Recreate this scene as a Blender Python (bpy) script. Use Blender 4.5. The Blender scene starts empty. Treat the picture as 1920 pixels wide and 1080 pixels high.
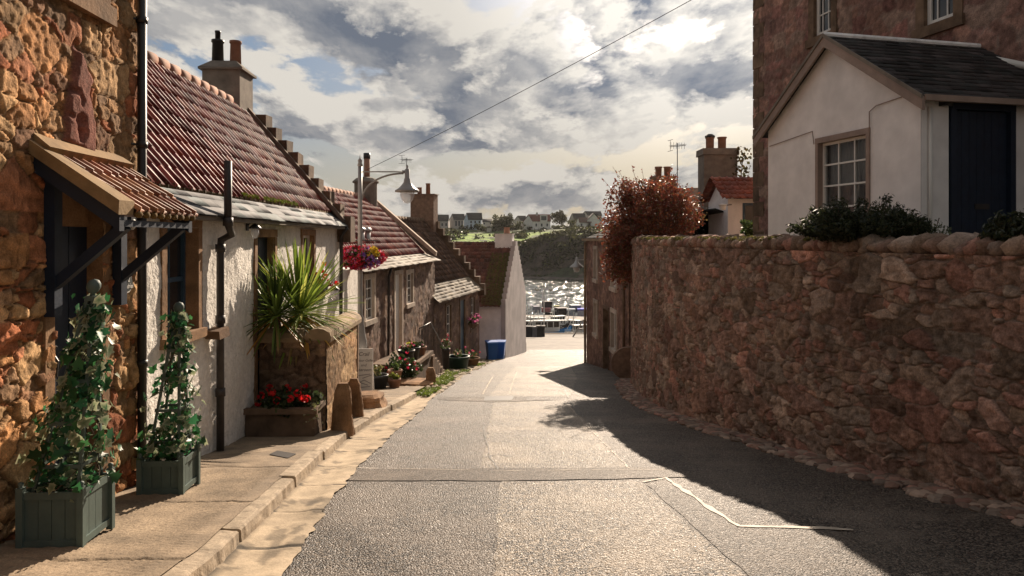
import bpy, math, random
import numpy as np
from mathutils import Vector, Matrix
R = math.radians
F = 1333.0                      # focal length in photo pixels
sc = bpy.context.scene
# ---------------------------------------------------------------- camera
cam = bpy.data.cameras.new('camera'); camo = bpy.data.objects.new('camera', cam)
sc.collection.objects.link(camo); sc.camera = camo
camo.location = (0, 0, 0); camo.rotation_euler = (R(90), 0, 0)
cam.sensor_width = 36; cam.lens = 36*F/1920; cam.shift_y = -93/1920
cam.clip_start = .05; cam.clip_end = 3000
# ---------------------------------------------------------------- sun and sky
SX, SY = .52, 2.0               # horizontal run of the sun direction per unit height
SUN_EL = math.atan2(1, math.hypot(SX, SY)); SUN_AZ = math.atan2(SX, SY)
ld = bpy.data.lights.new('sun', 'SUN'); ld.energy = 5.0; ld.angle = R(.5); ld.color = (1, .82, .64)
lo = bpy.data.objects.new('sun', ld); sc.collection.objects.link(lo)
lo.rotation_euler = Vector((SX, SY, 1)).to_track_quat('Z', 'Y').to_euler()
w = bpy.data.worlds.new('World'); sc.world = w; w.use_nodes = True
NT = w.node_tree; NT.nodes.clear()
def nd(t, **k):
    n = NT.nodes.new(t)
    for a, b in k.items(): setattr(n, a, b)
    return n
def mth(op, a, b=None, c=None, clamp=False):
    n = nd('ShaderNodeMath', operation=op, use_clamp=clamp)
    for i, v in enumerate((a, b, c)):
        if v is None: continue
        if isinstance(v, (int, float)): n.inputs[i].default_value = v
        else: NT.links.new(v, n.inputs[i])
    return n.outputs[0]
def sstep(v, a, b):
    n = nd('ShaderNodeMapRange', interpolation_type='SMOOTHSTEP')
    NT.links.new(v, n.inputs[0]); n.inputs[1].default_value = a; n.inputs[2].default_value = b
    return n.outputs[0]
def mixc(f, a, b):
    n = nd('ShaderNodeMix', data_type='RGBA')
    if isinstance(f, (int, float)): n.inputs[0].default_value = f
    else: NT.links.new(f, n.inputs[0])
    for i, v in ((6, a), (7, b)):
        if isinstance(v, tuple): n.inputs[i].default_value = (*v, 1)
        else: NT.links.new(v, n.inputs[i])
    return n.outputs[2]
tc = nd('ShaderNodeTexCoord'); sep = nd('ShaderNodeSeparateXYZ'); NT.links.new(tc.outputs['Generated'], sep.inputs[0])
dx, dy, dz = sep.outputs
sky = nd('ShaderNodeTexSky', sky_type='NISHITA', sun_disc=False)
sky.sun_elevation = SUN_EL; sky.sun_rotation = SUN_AZ; sky.dust_density = 2.0; sky.air_density = 1.2
azm = mth('ARCTAN2', dx, dy)
hor = mth('SQRT', mth('ADD', mth('MULTIPLY', dx, dx), mth('MULTIPLY', dy, dy)))
elv = mth('DIVIDE', dz, hor)
def cloudfield(off_az, off_el, puff=True, shift=None):
    """fbm sampled on a cloud layer seen in perspective"""
    a = mth('ADD', azm, off_az); e = mth('ADD', elv, off_el)
    k = mth('ADD', mth('MAXIMUM', e, -.02), .16)
    c = nd('ShaderNodeCombineXYZ')
    NT.links.new(mth('DIVIDE', a, mth('POWER', k, .75)), c.inputs[0])
    NT.links.new(mth('MULTIPLY', mth('LOGARITHM', k, math.e), 1.35), c.inputs[1])
    if shift:
        sh_ = nd('ShaderNodeVectorMath', operation='ADD'); NT.links.new(c.outputs[0], sh_.inputs[0]); sh_.inputs[1].default_value = (shift, shift*.7, 0); c = sh_
    n1 = nd('ShaderNodeTexNoise', noise_dimensions='2D'); n1.inputs['Scale'].default_value = 2.7; n1.inputs['Detail'].default_value = 7
    n1.inputs['Roughness'].default_value = .60; n1.inputs['Distortion'].default_value = .12
    NT.links.new(c.outputs[0], n1.inputs['Vector'])
    if not puff: return n1.outputs[0]
    v1 = nd('ShaderNodeTexVoronoi', feature='F1', normalize=True, voronoi_dimensions='2D'); v1.inputs['Scale'].default_value = 6; v1.inputs['Detail'].default_value = 2.5
    v1.inputs['Roughness'].default_value = .6
    wv = nd('ShaderNodeVectorMath', operation='ADD'); NT.links.new(c.outputs[0], wv.inputs[0]); ws = nd('ShaderNodeVectorMath', operation='SCALE'); NT.links.new(n1.outputs['Color'], ws.inputs[0]); ws.inputs['Scale'].default_value = .35
    NT.links.new(ws.outputs[0], wv.inputs[1]); NT.links.new(wv.outputs[0], v1.inputs['Vector'])
    return mth('ADD', n1.outputs[0], mth('MULTIPLY', mth('SUBTRACT', .42, v1.outputs['Distance']), .34))
def blob(px, py, rx, ry, s):
    a0 = math.atan((px-960)/F); e0 = (447-py)/F*math.cos(a0)
    u = mth('DIVIDE', mth('SUBTRACT', azm, a0), rx/F); v = mth('DIVIDE', mth('SUBTRACT', elv, e0), ry/F)
    q = mth('ADD', mth('MULTIPLY', u, u), mth('MULTIPLY', v, v))
    return mth('MULTIPLY', mth('EXPONENT', mth('MULTIPLY', q, -1.0)), s)
BLOBS = [(860, 235, 300, 48, .26), (640, 45, 260, 60, .16), (960, 130, 130, 60, .14), (1310, 140, 110, 52, .26), (700, 110, 180, 40, .12),
         (980, 362, 190, 24, .13), (450, 10, 260, 40, .10), (330, 170, 150, 90, -.10), (600, 320, 150, 40, -.16), (1180, 60, 150, 60, -.13),
         (1080, 300, 300, 22, -.14), (1340, 250, 200, 40, -.12), (800, 15, 70, 28, -.12), (1130, 205, 110, 45, .14), (520, 165, 90, 60, -.05)]
bs = None
for b in BLOBS:
    o = blob(*b); bs = o if bs is None else mth('ADD', bs, o)
den = mth('ADD', cloudfield(0, 0), bs)
den_s = mth('ADD', cloudfield(.016, .030), bs)
cover = sstep(den, .42, .53)
core = sstep(mth('ADD', den, mth('MULTIPLY', mth('SUBTRACT', cloudfield(0, 0, False, 3.1), .5), .35)), .47, .74)
rim = mth('MULTIPLY', mth('SUBTRACT', den, den_s), 6.5)          # brighter on the side that faces the sun
shade = mth('SUBTRACT', core, rim, clamp=True)
tone = nd('ShaderNodeMapRange'); NT.links.new(cloudfield(0, 0, False, 7.3), tone.inputs[0])
for i_, v_ in enumerate((.34, .66, .45, 1.05)): tone.inputs[i_+1].default_value = v_
shade = mth('MULTIPLY', shade, tone.outputs[0], clamp=True)
cl = mixc(shade, (13.2, 12.4, 11.2), (2.9, 3.3, 4.1))
lowwarm = sstep(elv, .22, .0)
skyc = mixc(mth('MULTIPLY', lowwarm, .75), mixc(.45, sky.outputs[0], (2.6, 5.0, 9.0)), (8.8, 7.9, 6.0))
cl = mixc(mth('MULTIPLY', lowwarm, .35), cl, (8.2, 7.5, 6.5))
col = mixc(cover, skyc, cl)
# clouds and sky are dimmer away from the sun
sv = Vector((SX, SY, 1)).normalized(); dp = nd('ShaderNodeVectorMath', operation='DOT_PRODUCT'); NT.links.new(tc.outputs['Generated'], dp.inputs[0]); dp.inputs[1].default_value = sv
fall = nd('ShaderNodeMapRange', interpolation_type='SMOOTHSTEP'); NT.links.new(dp.outputs['Value'], fall.inputs[0])
for i_, v_ in enumerate((-.2, .93, .34, .62)): fall.inputs[i_+1].default_value = v_
fv = nd('ShaderNodeVectorMath', operation='SCALE'); NT.links.new(col, fv.inputs[0]); NT.links.new(fall.outputs[0], fv.inputs['Scale']); col = fv.outputs[0]
au = nd('ShaderNodeMapRange', interpolation_type='SMOOTHSTEP'); NT.links.new(dp.outputs['Value'], au.inputs[0])
for i_, v_ in enumerate((.93, 1.0, 1.0, 1.5)): au.inputs[i_+1].default_value = v_
av = nd('ShaderNodeVectorMath', operation='SCALE'); NT.links.new(col, av.inputs[0]); NT.links.new(au.outputs[0], av.inputs['Scale']); col = av.outputs[0]
bg = nd('ShaderNodeBackground'); bg.inputs[1].default_value = .05
NT.links.new(col, bg.inputs[0]); wo = nd('ShaderNodeOutputWorld'); NT.links.new(bg.outputs[0], wo.inputs[0])
sc.view_settings.view_transform = 'Standard'; sc.view_settings.look = 'None'
sc.view_settings.exposure = .85; sc.view_settings.gamma = 1
sc.render.engine = 'CYCLES'; sc.cycles.use_denoising = True; sc.cycles.max_bounces = 5
sc.cycles.transparent_max_bounces = 8; sc.cycles.sample_clamp_indirect = 8

# ---------------------------------------------------------------- helpers
rng = np.random.default_rng(7); random.seed(7)
COL = sc.collection
TBL = np.random.default_rng(99).random((256, 256))
def vn(x, y, s=0):
    x = np.asarray(x, float)+s*17.3; y = np.asarray(y, float)+s*9.7
    i = np.floor(x).astype(int); j = np.floor(y).astype(int); f = x-i; g = y-j
    f = f*f*(3-2*f); g = g*g*(3-2*g)
    T = lambda a, b: TBL[a & 255, b & 255]
    return (T(i, j)*(1-f)+T(i+1, j)*f)*(1-g)+(T(i, j+1)*(1-f)+T(i+1, j+1)*f)*g
def fbm(x, y, o=4, s=0):
    r = 0; a = .5; t = 0
    for k in range(o):
        r = r+a*vn(x*2**k, y*2**k, s+k*3); t += a; a *= .55
    return r/t
def rootof(o):
    while o.parent: o = o.parent
    return o
ABS = {}
def mkmesh(name, V, Fc, mat, parent=None, cols=None, smooth=False, label=None):
    V = np.asarray(V, float).reshape(-1, 3)
    if parent is not None:
        r = rootof(parent)
        if r.name in ABS: V = V-np.array([0, ABS[r.name], r.location.z])
    me = bpy.data.meshes.new(name)
    if isinstance(Fc, np.ndarray):
        nf, k = Fc.shape
        me.vertices.add(len(V)); me.vertices.foreach_set('co', V.ravel())
        me.loops.add(nf*k); me.loops.foreach_set('vertex_index', Fc.ravel().astype(np.int32))
        me.polygons.add(nf); me.polygons.foreach_set('loop_start', np.arange(0, nf*k, k, dtype=np.int32))
        me.polygons.foreach_set('loop_total', np.full(nf, k, dtype=np.int32))
        me.update(calc_edges=True); me.validate()
    else:
        me.from_pydata(V.tolist(), [], Fc); me.update()
    n = len(me.vertices)
    c = np.ones((n, 4)) if cols is None else np.concatenate([np.asarray(cols, float)[:, :3], np.ones((n, 1))], 1)
    a = me.color_attributes.new('Col', 'FLOAT_COLOR', 'POINT'); a.data.foreach_set('color', c.ravel())
    if smooth: me.polygons.foreach_set('use_smooth', np.ones(len(me.polygons), bool))
    if mat is not None: me.materials.append(mat)
    o = bpy.data.objects.new(name, me); COL.objects.link(o)
    if parent is not None: o.parent = parent
    if label: o['label'] = label
    return o
class MB:
    def __init__(s): s.v = []; s.f = []; s.c = []
    def add(s, vs, fs, col=(1, 1, 1)):
        n = len(s.v); s.v += [tuple(p) for p in vs]; s.f += [tuple(i+n for i in f) for f in fs]
        s.c += [col]*len(vs); return s
    def box(s, x0, x1, y0, y1, z0, z1, col=(1, 1, 1), j=0, b=0):
        vs = [(x, y, z) for x in (x0, x1) for y in (y0, y1) for z in (z0, z1)]
        if j: vs = [tuple(a+random.uniform(-j, j) for a in p) for p in vs]
        return s.add(vs, [(0, 1, 3, 2), (4, 6, 7, 5), (0, 4, 5, 1), (2, 3, 7, 6), (0, 2, 6, 4), (1, 5, 7, 3)], col)
    def obox(s, c, ax, ay, az, col=(1, 1, 1), j=0):
        c = Vector(c); ax = Vector(ax); ay = Vector(ay); az = Vector(az)
        vs = [c+i*ax+k*ay+l*az for i in (-1, 1) for k in (-1, 1) for l in (-1, 1)]
        if j: vs = [p+Vector([random.uniform(-j, j) for _ in range(3)]) for p in vs]
        return s.add(vs, [(0, 1, 3, 2), (4, 6, 7, 5), (0, 4, 5, 1), (2, 3, 7, 6), (0, 2, 6, 4), (1, 5, 7, 3)], col)
    def bar(s, a, b, w, h, col=(1, 1, 1)):
        a = Vector(a); b = Vector(b); d = (b-a); u = d.normalized()
        up = Vector((0, 0, 1)) if abs(u.z) < .95 else Vector((0, 1, 0))
        r = u.cross(up).normalized(); t = r.cross(u)
        return s.obox((a+b)/2, d/2, r*w/2, t*h/2, col)
    def prism(s, poly, d, col=(1, 1, 1)):
        n = len(poly); d = Vector(d); vs = [Vector(p) for p in poly]+[Vector(p)+d for p in poly]
        fs = [tuple(range(n)), tuple(range(2*n-1, n-1, -1))]+[(i, i+n, (i+1) % n+n, (i+1) % n) for i in range(n)]
        return s.add(vs, fs, col)
    def tube(s, pts, rad, n=10, col=(1, 1, 1)):
        pts = [Vector(p) for p in pts]; m = len(pts)
        if not hasattr(rad, '__len__'): rad = [rad]*m
        vs = []; prev = None
        for i, p in enumerate(pts):
            d = (pts[min(i+1, m-1)]-pts[max(i-1, 0)]).normalized()
            if prev is None: a = d.orthogonal().normalized()
            else: a = (prev-d*prev.dot(d)).normalized()
            prev = a; b = d.cross(a)
            vs += [p+(a*math.cos(2*math.pi*k/n)+b*math.sin(2*math.pi*k/n))*rad[i] for k in range(n)]
        fs = [(i*n+k, i*n+(k+1) % n, (i+1)*n+(k+1) % n, (i+1)*n+k) for i in range(m-1) for k in range(n)]
        fs += [tuple(range(n-1, -1, -1)), tuple(range((m-1)*n, m*n))]
        return s.add(vs, fs, col)
    def lathe(s, prof, c=(0, 0, 0), n=20, col=(1, 1, 1)):
        vs = []; c = Vector(c)
        for r, z in prof: vs += [c+Vector((r*math.cos(2*math.pi*k/n), r*math.sin(2*math.pi*k/n), z)) for k in range(n)]
        m = len(prof)
        fs = [(i*n+k, i*n+(k+1) % n, (i+1)*n+(k+1) % n, (i+1)*n+k) for i in range(m-1) for k in range(n)]
        if prof[0][0] > 1e-4: fs.append(tuple(range(n-1, -1, -1)))
        if prof[-1][0] > 1e-4: fs.append(tuple(range((m-1)*n, m*n)))
        return s.add(vs, fs, col)
    def rock(s, c, rx, ry, rz, col=(1, 1, 1), n=8, rot=0, rough=.18, sq=.6):
        vs = []; rows = [(-1, .5), (-.6, .92), (0, 1), (.6, .9), (1, .5)]
        for z, q in rows:
            for k in range(n):
                a = 2*math.pi*k/n; ca, sa = math.cos(a), math.sin(a)
                m = (abs(ca)**(1/sq)+abs(sa)**(1/sq))**(-sq) if sq < 1 else 1
                r = q*m*(1+random.uniform(-rough, rough)*.6)
                x, y = ca*r*rx, sa*r*ry
                vs.append((c[0]+x*math.cos(rot)-y*math.sin(rot), c[1]+x*math.sin(rot)+y*math.cos(rot), c[2]+z*rz*(1+random.uniform(-rough, rough)*.5)))
        fs = [(i*n+k, i*n+(k+1) % n, (i+1)*n+(k+1) % n, (i+1)*n+k) for i in range(4) for k in range(n)]
        fs += [tuple(range(n-1, -1, -1)), tuple(range(4*n, 5*n))]
        return s.add(vs, fs, col)
    def build(s, name, mat, parent=None, smooth=False, label=None):
        return mkmesh(name, s.v, s.f, mat, parent, s.c, smooth, label)
def thing(name, label, cat, loc=(0, 0, 0), rz=0, group=None, absz=None):
    o = bpy.data.objects.new(name, None); COL.objects.link(o); o.empty_display_size = .2
    o.location = loc; o.rotation_euler = (0, 0, rz); o['label'] = label; o['category'] = cat
    if group: o['group'] = group
    if absz is not None: ABS[o.name] = absz
    return o
def tag(o, label, cat, group=None):
    o['label'] = label; o['category'] = cat
    if group: o['group'] = group
    return o
def struct(o): o['kind'] = 'structure'; return o
def dup(root, loc, rz, label, group=None):
    def cp(o, par):
        c = o.copy(); COL.objects.link(c)
        if par: c.parent = par
        for ch in o.children: cp(ch, c)
        return c
    r = cp(root, None); r.location = loc; r.rotation_euler = (0, 0, rz); r['label'] = label
    if group: r['group'] = group
    return r
def P(px, py, Y): return Vector(((px-960)/F*Y, Y, (447-py)/F*Y))
# ---------------------------------------------------------------- materials
def mat(name, col, rough=.85, var=.25, nscale=6, bump=.3, bscale=40, metal=0, spec=.4, dirt=.25, dscale=.8, trans=0, bdist=.01, fine=None):
    m = bpy.data.materials.new(name); m.use_nodes = True; t = m.node_tree; N = t.nodes; L = t.links
    p = N['Principled BSDF']; tcn = N.new('ShaderNodeTexCoord')
    at = N.new('ShaderNodeAttribute'); at.attribute_name = 'Col'
    def mul(a, b):
        x = N.new('ShaderNodeMix'); x.data_type = 'RGBA'; x.blend_type = 'MULTIPLY'; x.inputs[0].default_value = 1
        for i, v in ((6, a), (7, b)):
            if isinstance(v, tuple): x.inputs[i].default_value = (*v, 1)
            else: L.new(v, x.inputs[i])
        return x.outputs[2]
    def noise(sc_, det=5, rg=.6):
        n = N.new('ShaderNodeTexNoise'); n.inputs['Scale'].default_value = sc_; n.inputs['Detail'].default_value = det
        n.inputs['Roughness'].default_value = rg; L.new(tcn.outputs['Object'], n.inputs['Vector']); return n.outputs[0]
    def rr(v, lo, hi, a=.3, b=.7):
        x = N.new('ShaderNodeMapRange'); L.new(v, x.inputs[0]); x.inputs[1].default_value = a; x.inputs[2].default_value = b
        x.inputs[3].default_value = lo; x.inputs[4].default_value = hi; return x.outputs[0]
    c = mul(col, at.outputs['Color'])
    if var: c = mul(c, rr(noise(nscale), 1-var, 1+var))
    if dirt: c = mul(c, rr(noise(dscale, 3), 1-dirt, 1+dirt*.6))
    if fine: c = mul(c, rr(noise(fine[0], 3), 1-fine[1], 1+fine[1]))
    L.new(c, p.inputs['Base Color'])
    p.inputs['Roughness'].default_value = rough; p.inputs['Metallic'].default_value = metal
    p.inputs['Specular IOR Level'].default_value = spec
    if bump:
        b = N.new('ShaderNodeBump'); b.inputs['Strength'].default_value = bump; b.inputs['Distance'].default_value = bdist
        L.new(noise(bscale, 6), b.inputs['Height']); L.new(b.outputs[0], p.inputs['Normal'])
    if trans:
        tr = N.new('ShaderNodeBsdfTranslucent'); L.new(c, tr.inputs[0]); mx = N.new('ShaderNodeMixShader'); mx.inputs[0].default_value = trans
        L.new(p.outputs[0], mx.inputs[1]); L.new(tr.outputs[0], mx.inputs[2]); L.new(mx.outputs[0], N['Material Output'].inputs[0])
    return m
M = dict(
    sand=mat('sandstone_rubble', (1, 1, 1), .93, .3, 9, .9, 55, dirt=.3, bdist=.012, spec=.15, fine=(70, .3)),
    rubble=mat('brown_rubble', (1, 1, 1), .9, .28, 8, .8, 45, dirt=.3, bdist=.012, spec=.2, fine=(50, .3)),
    farstone=mat('far_brown_stone', (.26, .165, .115), .9, .35, 5, .6, 12, dirt=.3, bdist=.03),
    dress=mat('dressed_sandstone', (.28, .165, .09), .9, .4, 4, .7, 22, dirt=.4, spec=.2, fine=(60, .2)),
    dressdark=mat('dark_dressed_sandstone', (.18, .12, .08), .9, .4, 4, .8, 20, dirt=.4, spec=.2),
    margin=mat('pale_margin_stone', (.55, .46, .38), .9, .2, 5, .3, 30, spec=.2),
    cream=mat('cream_stone', (.30, .21, .125), .9, .25, 5, .5, 30, dirt=.3),
    harl=mat('white_roughcast', (.82, .78, .72), .95, .12, 14, 1.0, 30, dirt=.14, spec=.1, bdist=.03, fine=(9, .1)),
    white=mat('white_render', (.82, .78, .76), .9, .08, 2.2, .25, 30, dirt=.14, dscale=1.3),
    wpaint=mat('white_paint', (.72, .70, .66), .5, .05, 3, 0, dirt=.05),
    greyrender=mat('grey_render', (.20, .17, .14), .95, .25, 4, .4, 35, dirt=.3),
    barge=mat('brown_painted_wood', (.30, .22, .18), .7, .15, 4, .1),
    tile=mat('red_pantile', (.88, .85, .85), .52, .25, 9, .12, 60, dirt=.3, spec=.22),
    slate=mat('grey_slate', (1, 1, 1), .75, .25, 7, .3, 40, dirt=.3, spec=.18),
    terra=mat('terracotta', (.33, .18, .125), .85, .2, 6, .2, 30, spec=.3),
    blacki=mat('black_iron', (.018, .016, .016), .45, .2, 10, .1, 60, spec=.5, dirt=.2),
    rusty=mat('black_cast_iron', (.03, .024, .022), .55, .4, 6, .2, 60, spec=.5, dirt=.4),
    navy=mat('navy_paint', (.010, .019, .038), .5, .2, 8, .15, 30, dirt=.2),
    bluep=mat('blue_paint', (.025, .06, .10), .5, .2, 8, .1, 30, dirt=.2),
    dark=mat('dark_interior', (.012, .011, .012), .9, 0, 1, 0, dirt=0),
    darkglass=mat('dark_window_glass', (.02, .022, .026), .12, 0, 1, 0, dirt=0, spec=.6),
    sage=mat('sage_green_paint', (.085, .12, .105), .62, .14, 7, .15, 25, dirt=.2),
    soil=mat('soil', (.045, .03, .02), .95, .4, 12, .8, 40),
    leaf=mat('leaf', (1, 1, 1), .45, .1, 3, 0, dirt=0, trans=.42, spec=.35),
    petal=mat('petal', (1, 1, 1), .6, 0, 3, 0, dirt=0, trans=.4, spec=.2),
    bark=mat('bark', (.12, .085, .06), .95, .3, 9, .6, 30),
    steel=mat('grey_painted_steel', (.30, .29, .28), .42, .08, 5, 0, dirt=.12, spec=.5),
    galv=mat('galvanised_metal', (.4, .39, .38), .4, .1, 5, 0, dirt=.1, metal=.7),
    bin=mat('blue_plastic', (.02, .13, .45), .45, .05, 5, 0, dirt=.1),
    plasticd=mat('black_plastic', (.02, .02, .022), .5, .1, 5, 0, dirt=.15),
    greenp=mat('dark_green_plastic', (.012, .045, .03), .5, .1, 5, 0, dirt=.15),
    paper=mat('sign_board_white', (.62, .60, .58), .7, .04, 5, 0, dirt=.1),
    ink=mat('sign_ink', (.05, .04, .04), .8, 0, 1, 0, dirt=0),
    flag=mat('old_paving', (.245, .185, .125), .88, .35, 3, .7, 45, dirt=.4, fine=(60, .25)),
    kerb=mat('kerb_stone', (.36, .295, .22), .9, .25, 8, .8, 26, dirt=.3, fine=(60, .2)),
    gutter=mat('worn_concrete', (.41, .33, .235), .9, .25, 5, .5, 40, dirt=.2, fine=(50, .12)),
    cable=mat('black_cable', (.02, .02, .02), .7, 0, 1, 0, dirt=0),
    moss=mat('moss', (1, 1, 1), .9, .3, 20, .5, 60, dirt=.2, trans=.3),
    boatw=mat('boat_white', (.7, .7, .68), .4, .05, 3, 0, dirt=.1),
    boatb=mat('boat_blue', (.015, .14, .36), .4, .05, 3, 0, dirt=.1),
    orange=mat('orange_paint', (.6, .16, .04), .5, .05, 3, 0, dirt=.1),
    generic=mat('matt_colour', (1, 1, 1), .8, .12, 3, .1, 10, dirt=.15),
)
def glass(name, col=(1, 1, 1), alpha=.75, rough=.03):
    m = bpy.data.materials.new(name); m.use_nodes = True; N = m.node_tree.nodes; L = m.node_tree.links
    p = N['Principled BSDF']; p.inputs['Base Color'].default_value = (*col, 1); p.inputs['Roughness'].default_value = rough
    tr = N.new('ShaderNodeBsdfTransparent'); mx = N.new('ShaderNodeMixShader'); mx.inputs[0].default_value = 1-alpha
    L.new(tr.outputs[0], mx.inputs[1]); L.new(p.outputs[0], mx.inputs[2]); L.new(mx.outputs[0], N['Material Output'].inputs[0])
    return m
M['pane'] = glass('clear_window_glass', (.05, .06, .07), .7)
M['globe'] = glass('lamp_glass', (.75, .76, .78), .5, .1)

# ---------------------------------------------------------------- terrain profile
RZX = [-60, 0, 45, 60, 75, 88, 2000]; RZZ = [6.2, -1.6, -7.45, -9.1, -10.7, -12.15, -12.2]
def rz(Y): return np.interp(Y, RZX, RZZ)
WX = [(6.3, -3), (5.1, 3.0), (4.56, 6.3), (4.04, 8.24), (3.54, 10.84), (3.08, 14.4), (3.14, 17), (3.42, 20.0), (3.85, 22.8), (4.3, 24.0)]
LKY = [-8, 4.8, 6.47, 8.6, 10.5, 13.6, 16.9, 18.5]; LKX = [-1.75, -2.0, -2.14, -2.32, -2.44, -2.42, -2.28, -2.2]
def kx(Y): return np.interp(Y, LKY, LKX)
GX = ([-8, 4.7, 5.65, 7.5, 8.6, 10.96, 14.2, 17.5, 20], [-1.3, -1.58, -1.7, -1.84, -1.9, -1.92, -1.9, -2.0, -1.95])
def ax_(Y): return np.interp(Y, *GX)
WALLV = 3.43; AL = .03
# ---------------------------------------------------------------- masonry
def stonefield(U, V, cw, ch, seed, drop=.14, jit=.32, warp=.12):
    U = np.asarray(U, float); V = np.asarray(V, float)
    u = U+warp*cw*2*(fbm(U/cw*.9, V/ch*.9, 2, seed)-.5)*2; v = V+warp*ch*2*(fbm(U/cw*.9, V/ch*.9, 2, seed+5)-.5)*2
    r = np.random.default_rng(seed); H = r.random((256, 256, 5))
    fi = np.floor(v/ch).astype(int); F1 = np.full(u.shape, 9.); F2 = np.full(u.shape, 9.); ID = np.zeros(u.shape, int)
    for di in (-2, -1, 0, 1, 2):
        ii = fi+di; off = H[ii & 255, 7, 0]*cw
        fj = np.floor((u-off)/cw).astype(int)
        for dj in (-2, -1, 0, 1, 2):
            jj = fj+dj; h = H[ii & 255, jj & 255]
            cx = (jj+.5+jit*(h[..., 0]-.5)*2)*cw+off; cy = (ii+.5+jit*(h[..., 1]-.5)*2)*ch
            a = cw*(.72+.75*h[..., 2]); b = ch*(.72+.75*h[..., 3])
            d = ((np.abs(u-cx)/a)**3+(np.abs(v-cy)/b)**3)**(1/3)
            d = np.where(h[..., 4] < drop, 9., d)
            nid = ((ii & 255)*256+(jj & 255))
            lt = d < F1
            F2 = np.where(lt, F1, np.minimum(F2, d)); ID = np.where(lt, nid, ID); F1 = np.where(lt, d, F1)
    return F1, F2-F1, ID
def hashid(ID, k): return TBL[(ID*7+k*31) & 255, (ID//256+k*57) & 255]
def stone_look(U, V, cw, ch, seed, pal, mortar, relief=.03, pit=.015, drop=.14, e0=.10, warp=.12, mixs=0, lo=1.2):
    F1, E, ID = stonefield(U, V, cw, ch, seed, drop, warp=warp)
    if mixs:
        g1, g2, g3 = stonefield(U, V, cw*mixs, ch*mixs, seed+50, drop*.5, warp=warp)
        k = hashid(ID, 9) > .42; E = np.where(k, np.minimum(g2*.8, E), E*1.4); F1 = np.where(k, g1, F1); ID = np.where(k, g3+1777+ID*3, ID)
    s = np.clip(E/e0, 0, 1); s = s*s*(3-2*s)
    h1 = hashid(ID, 1); h2 = hashid(ID, 2); h3 = hashid(ID, 3)
    n = fbm(U*16, V*16, 5, seed+3)-.5; n_lo = fbm(U*3.5, V*3.5, 3, seed+13)-.5; rd = 1-np.abs(2*fbm(U*7, V*9, 3, seed+8)-1)
    h4 = hashid(ID, 4)-.5; h5 = hashid(ID, 5)-.5
    disp = s*relief*(.35+.9*h2)-relief*.25*(F1**2)*s+pit*n*2.4*s+pit*.9*(rd-.7)*s+s*relief*n_lo*lo+(1-s)*(.002+.012*n)+s*relief*.5*(h4*np.sin(U/cw*3)+h5*np.sin(V/ch*3))
    pal = np.array(pal); c = pal[(h1*len(pal)*.9999).astype(int)]*(.72+.56*h3)[..., None]
    c = c*np.clip(1+1.3*n+.5*n_lo, .3, 2)[..., None]
    mort = np.array(mortar)*(1+.6*n)[..., None]
    m = np.clip((s-.15)/.35, 0, 1)[..., None]
    return disp, np.clip(c*m+mort*(1-m), .004, 1)
def grid_faces(nu, nv, keep=None, flip=False):
    i, j = np.meshgrid(np.arange(nu-1), np.arange(nv-1), indexing='ij'); a = i*nv+j
    q = np.stack([a, a+nv, a+nv+1, a+1], -1)
    if flip: q = q[..., ::-1]
    q = q.reshape(-1, 4)
    return q if keep is None else q[keep.reshape(-1)]
def cuts(a, b, step, extra=()):
    n = max(2, int((b-a)/step)); l = list(np.linspace(a, b, n+1))
    for e in extra:
        if a < e < b: k = int(np.argmin([abs(x-e) for x in l])); l[k] = e
    return np.array(sorted(set(l)))
def wall_plane(name, y0, y1, z0, z1, holes, res, look, matl, parent, xface=0., zres=None, label=None, ztop=None):
    """facade in the local plane x = xface facing +x"""
    ys = cuts(y0, y1, res, [h[0] for h in holes]+[h[1] for h in holes]); zs = cuts(z0, z1, zres or res, [h[2] for h in holes]+[h[3] for h in holes])
    Yg, Zg = np.meshgrid(ys, zs, indexing='ij')
    d, c = look(Yg, Zg)
    if ztop is not None: Zg = np.minimum(Zg, ztop(Yg))
    V = np.stack([xface+d, Yg, Zg], -1)
    yc = (ys[:-1]+ys[1:])/2; zc = (zs[:-1]+zs[1:])/2; YC, ZC = np.meshgrid(yc, zc, indexing='ij')
    keep = np.ones(YC.shape, bool)
    for h in holes: keep &= ~((YC > h[0]) & (YC < h[1]) & (ZC > h[2]) & (ZC < h[3]))
    return mkmesh(name, V, grid_faces(len(ys), len(zs), keep), matl, parent, c.reshape(-1, 3), True, label)
SANDPAL = [(.46, .23, .10), (.42, .26, .13), (.36, .15, .075), (.46, .28, .14), (.30, .18, .10), (.42, .21, .09), (.26, .14, .08), (.36, .13, .06), (.44, .25, .12)]
BROWNPAL = [(.28, .165, .12), (.32, .23, .175), (.19, .12, .09), (.35, .185, .14), (.27, .205, .16), (.28, .15, .115), (.40, .29, .225), (.21, .145, .105), (.25, .16, .12)]
DARKPAL = [(.20, .125, .085), (.17, .11, .08), (.24, .15, .10), (.15, .09, .07), (.21, .14, .11)]
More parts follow.
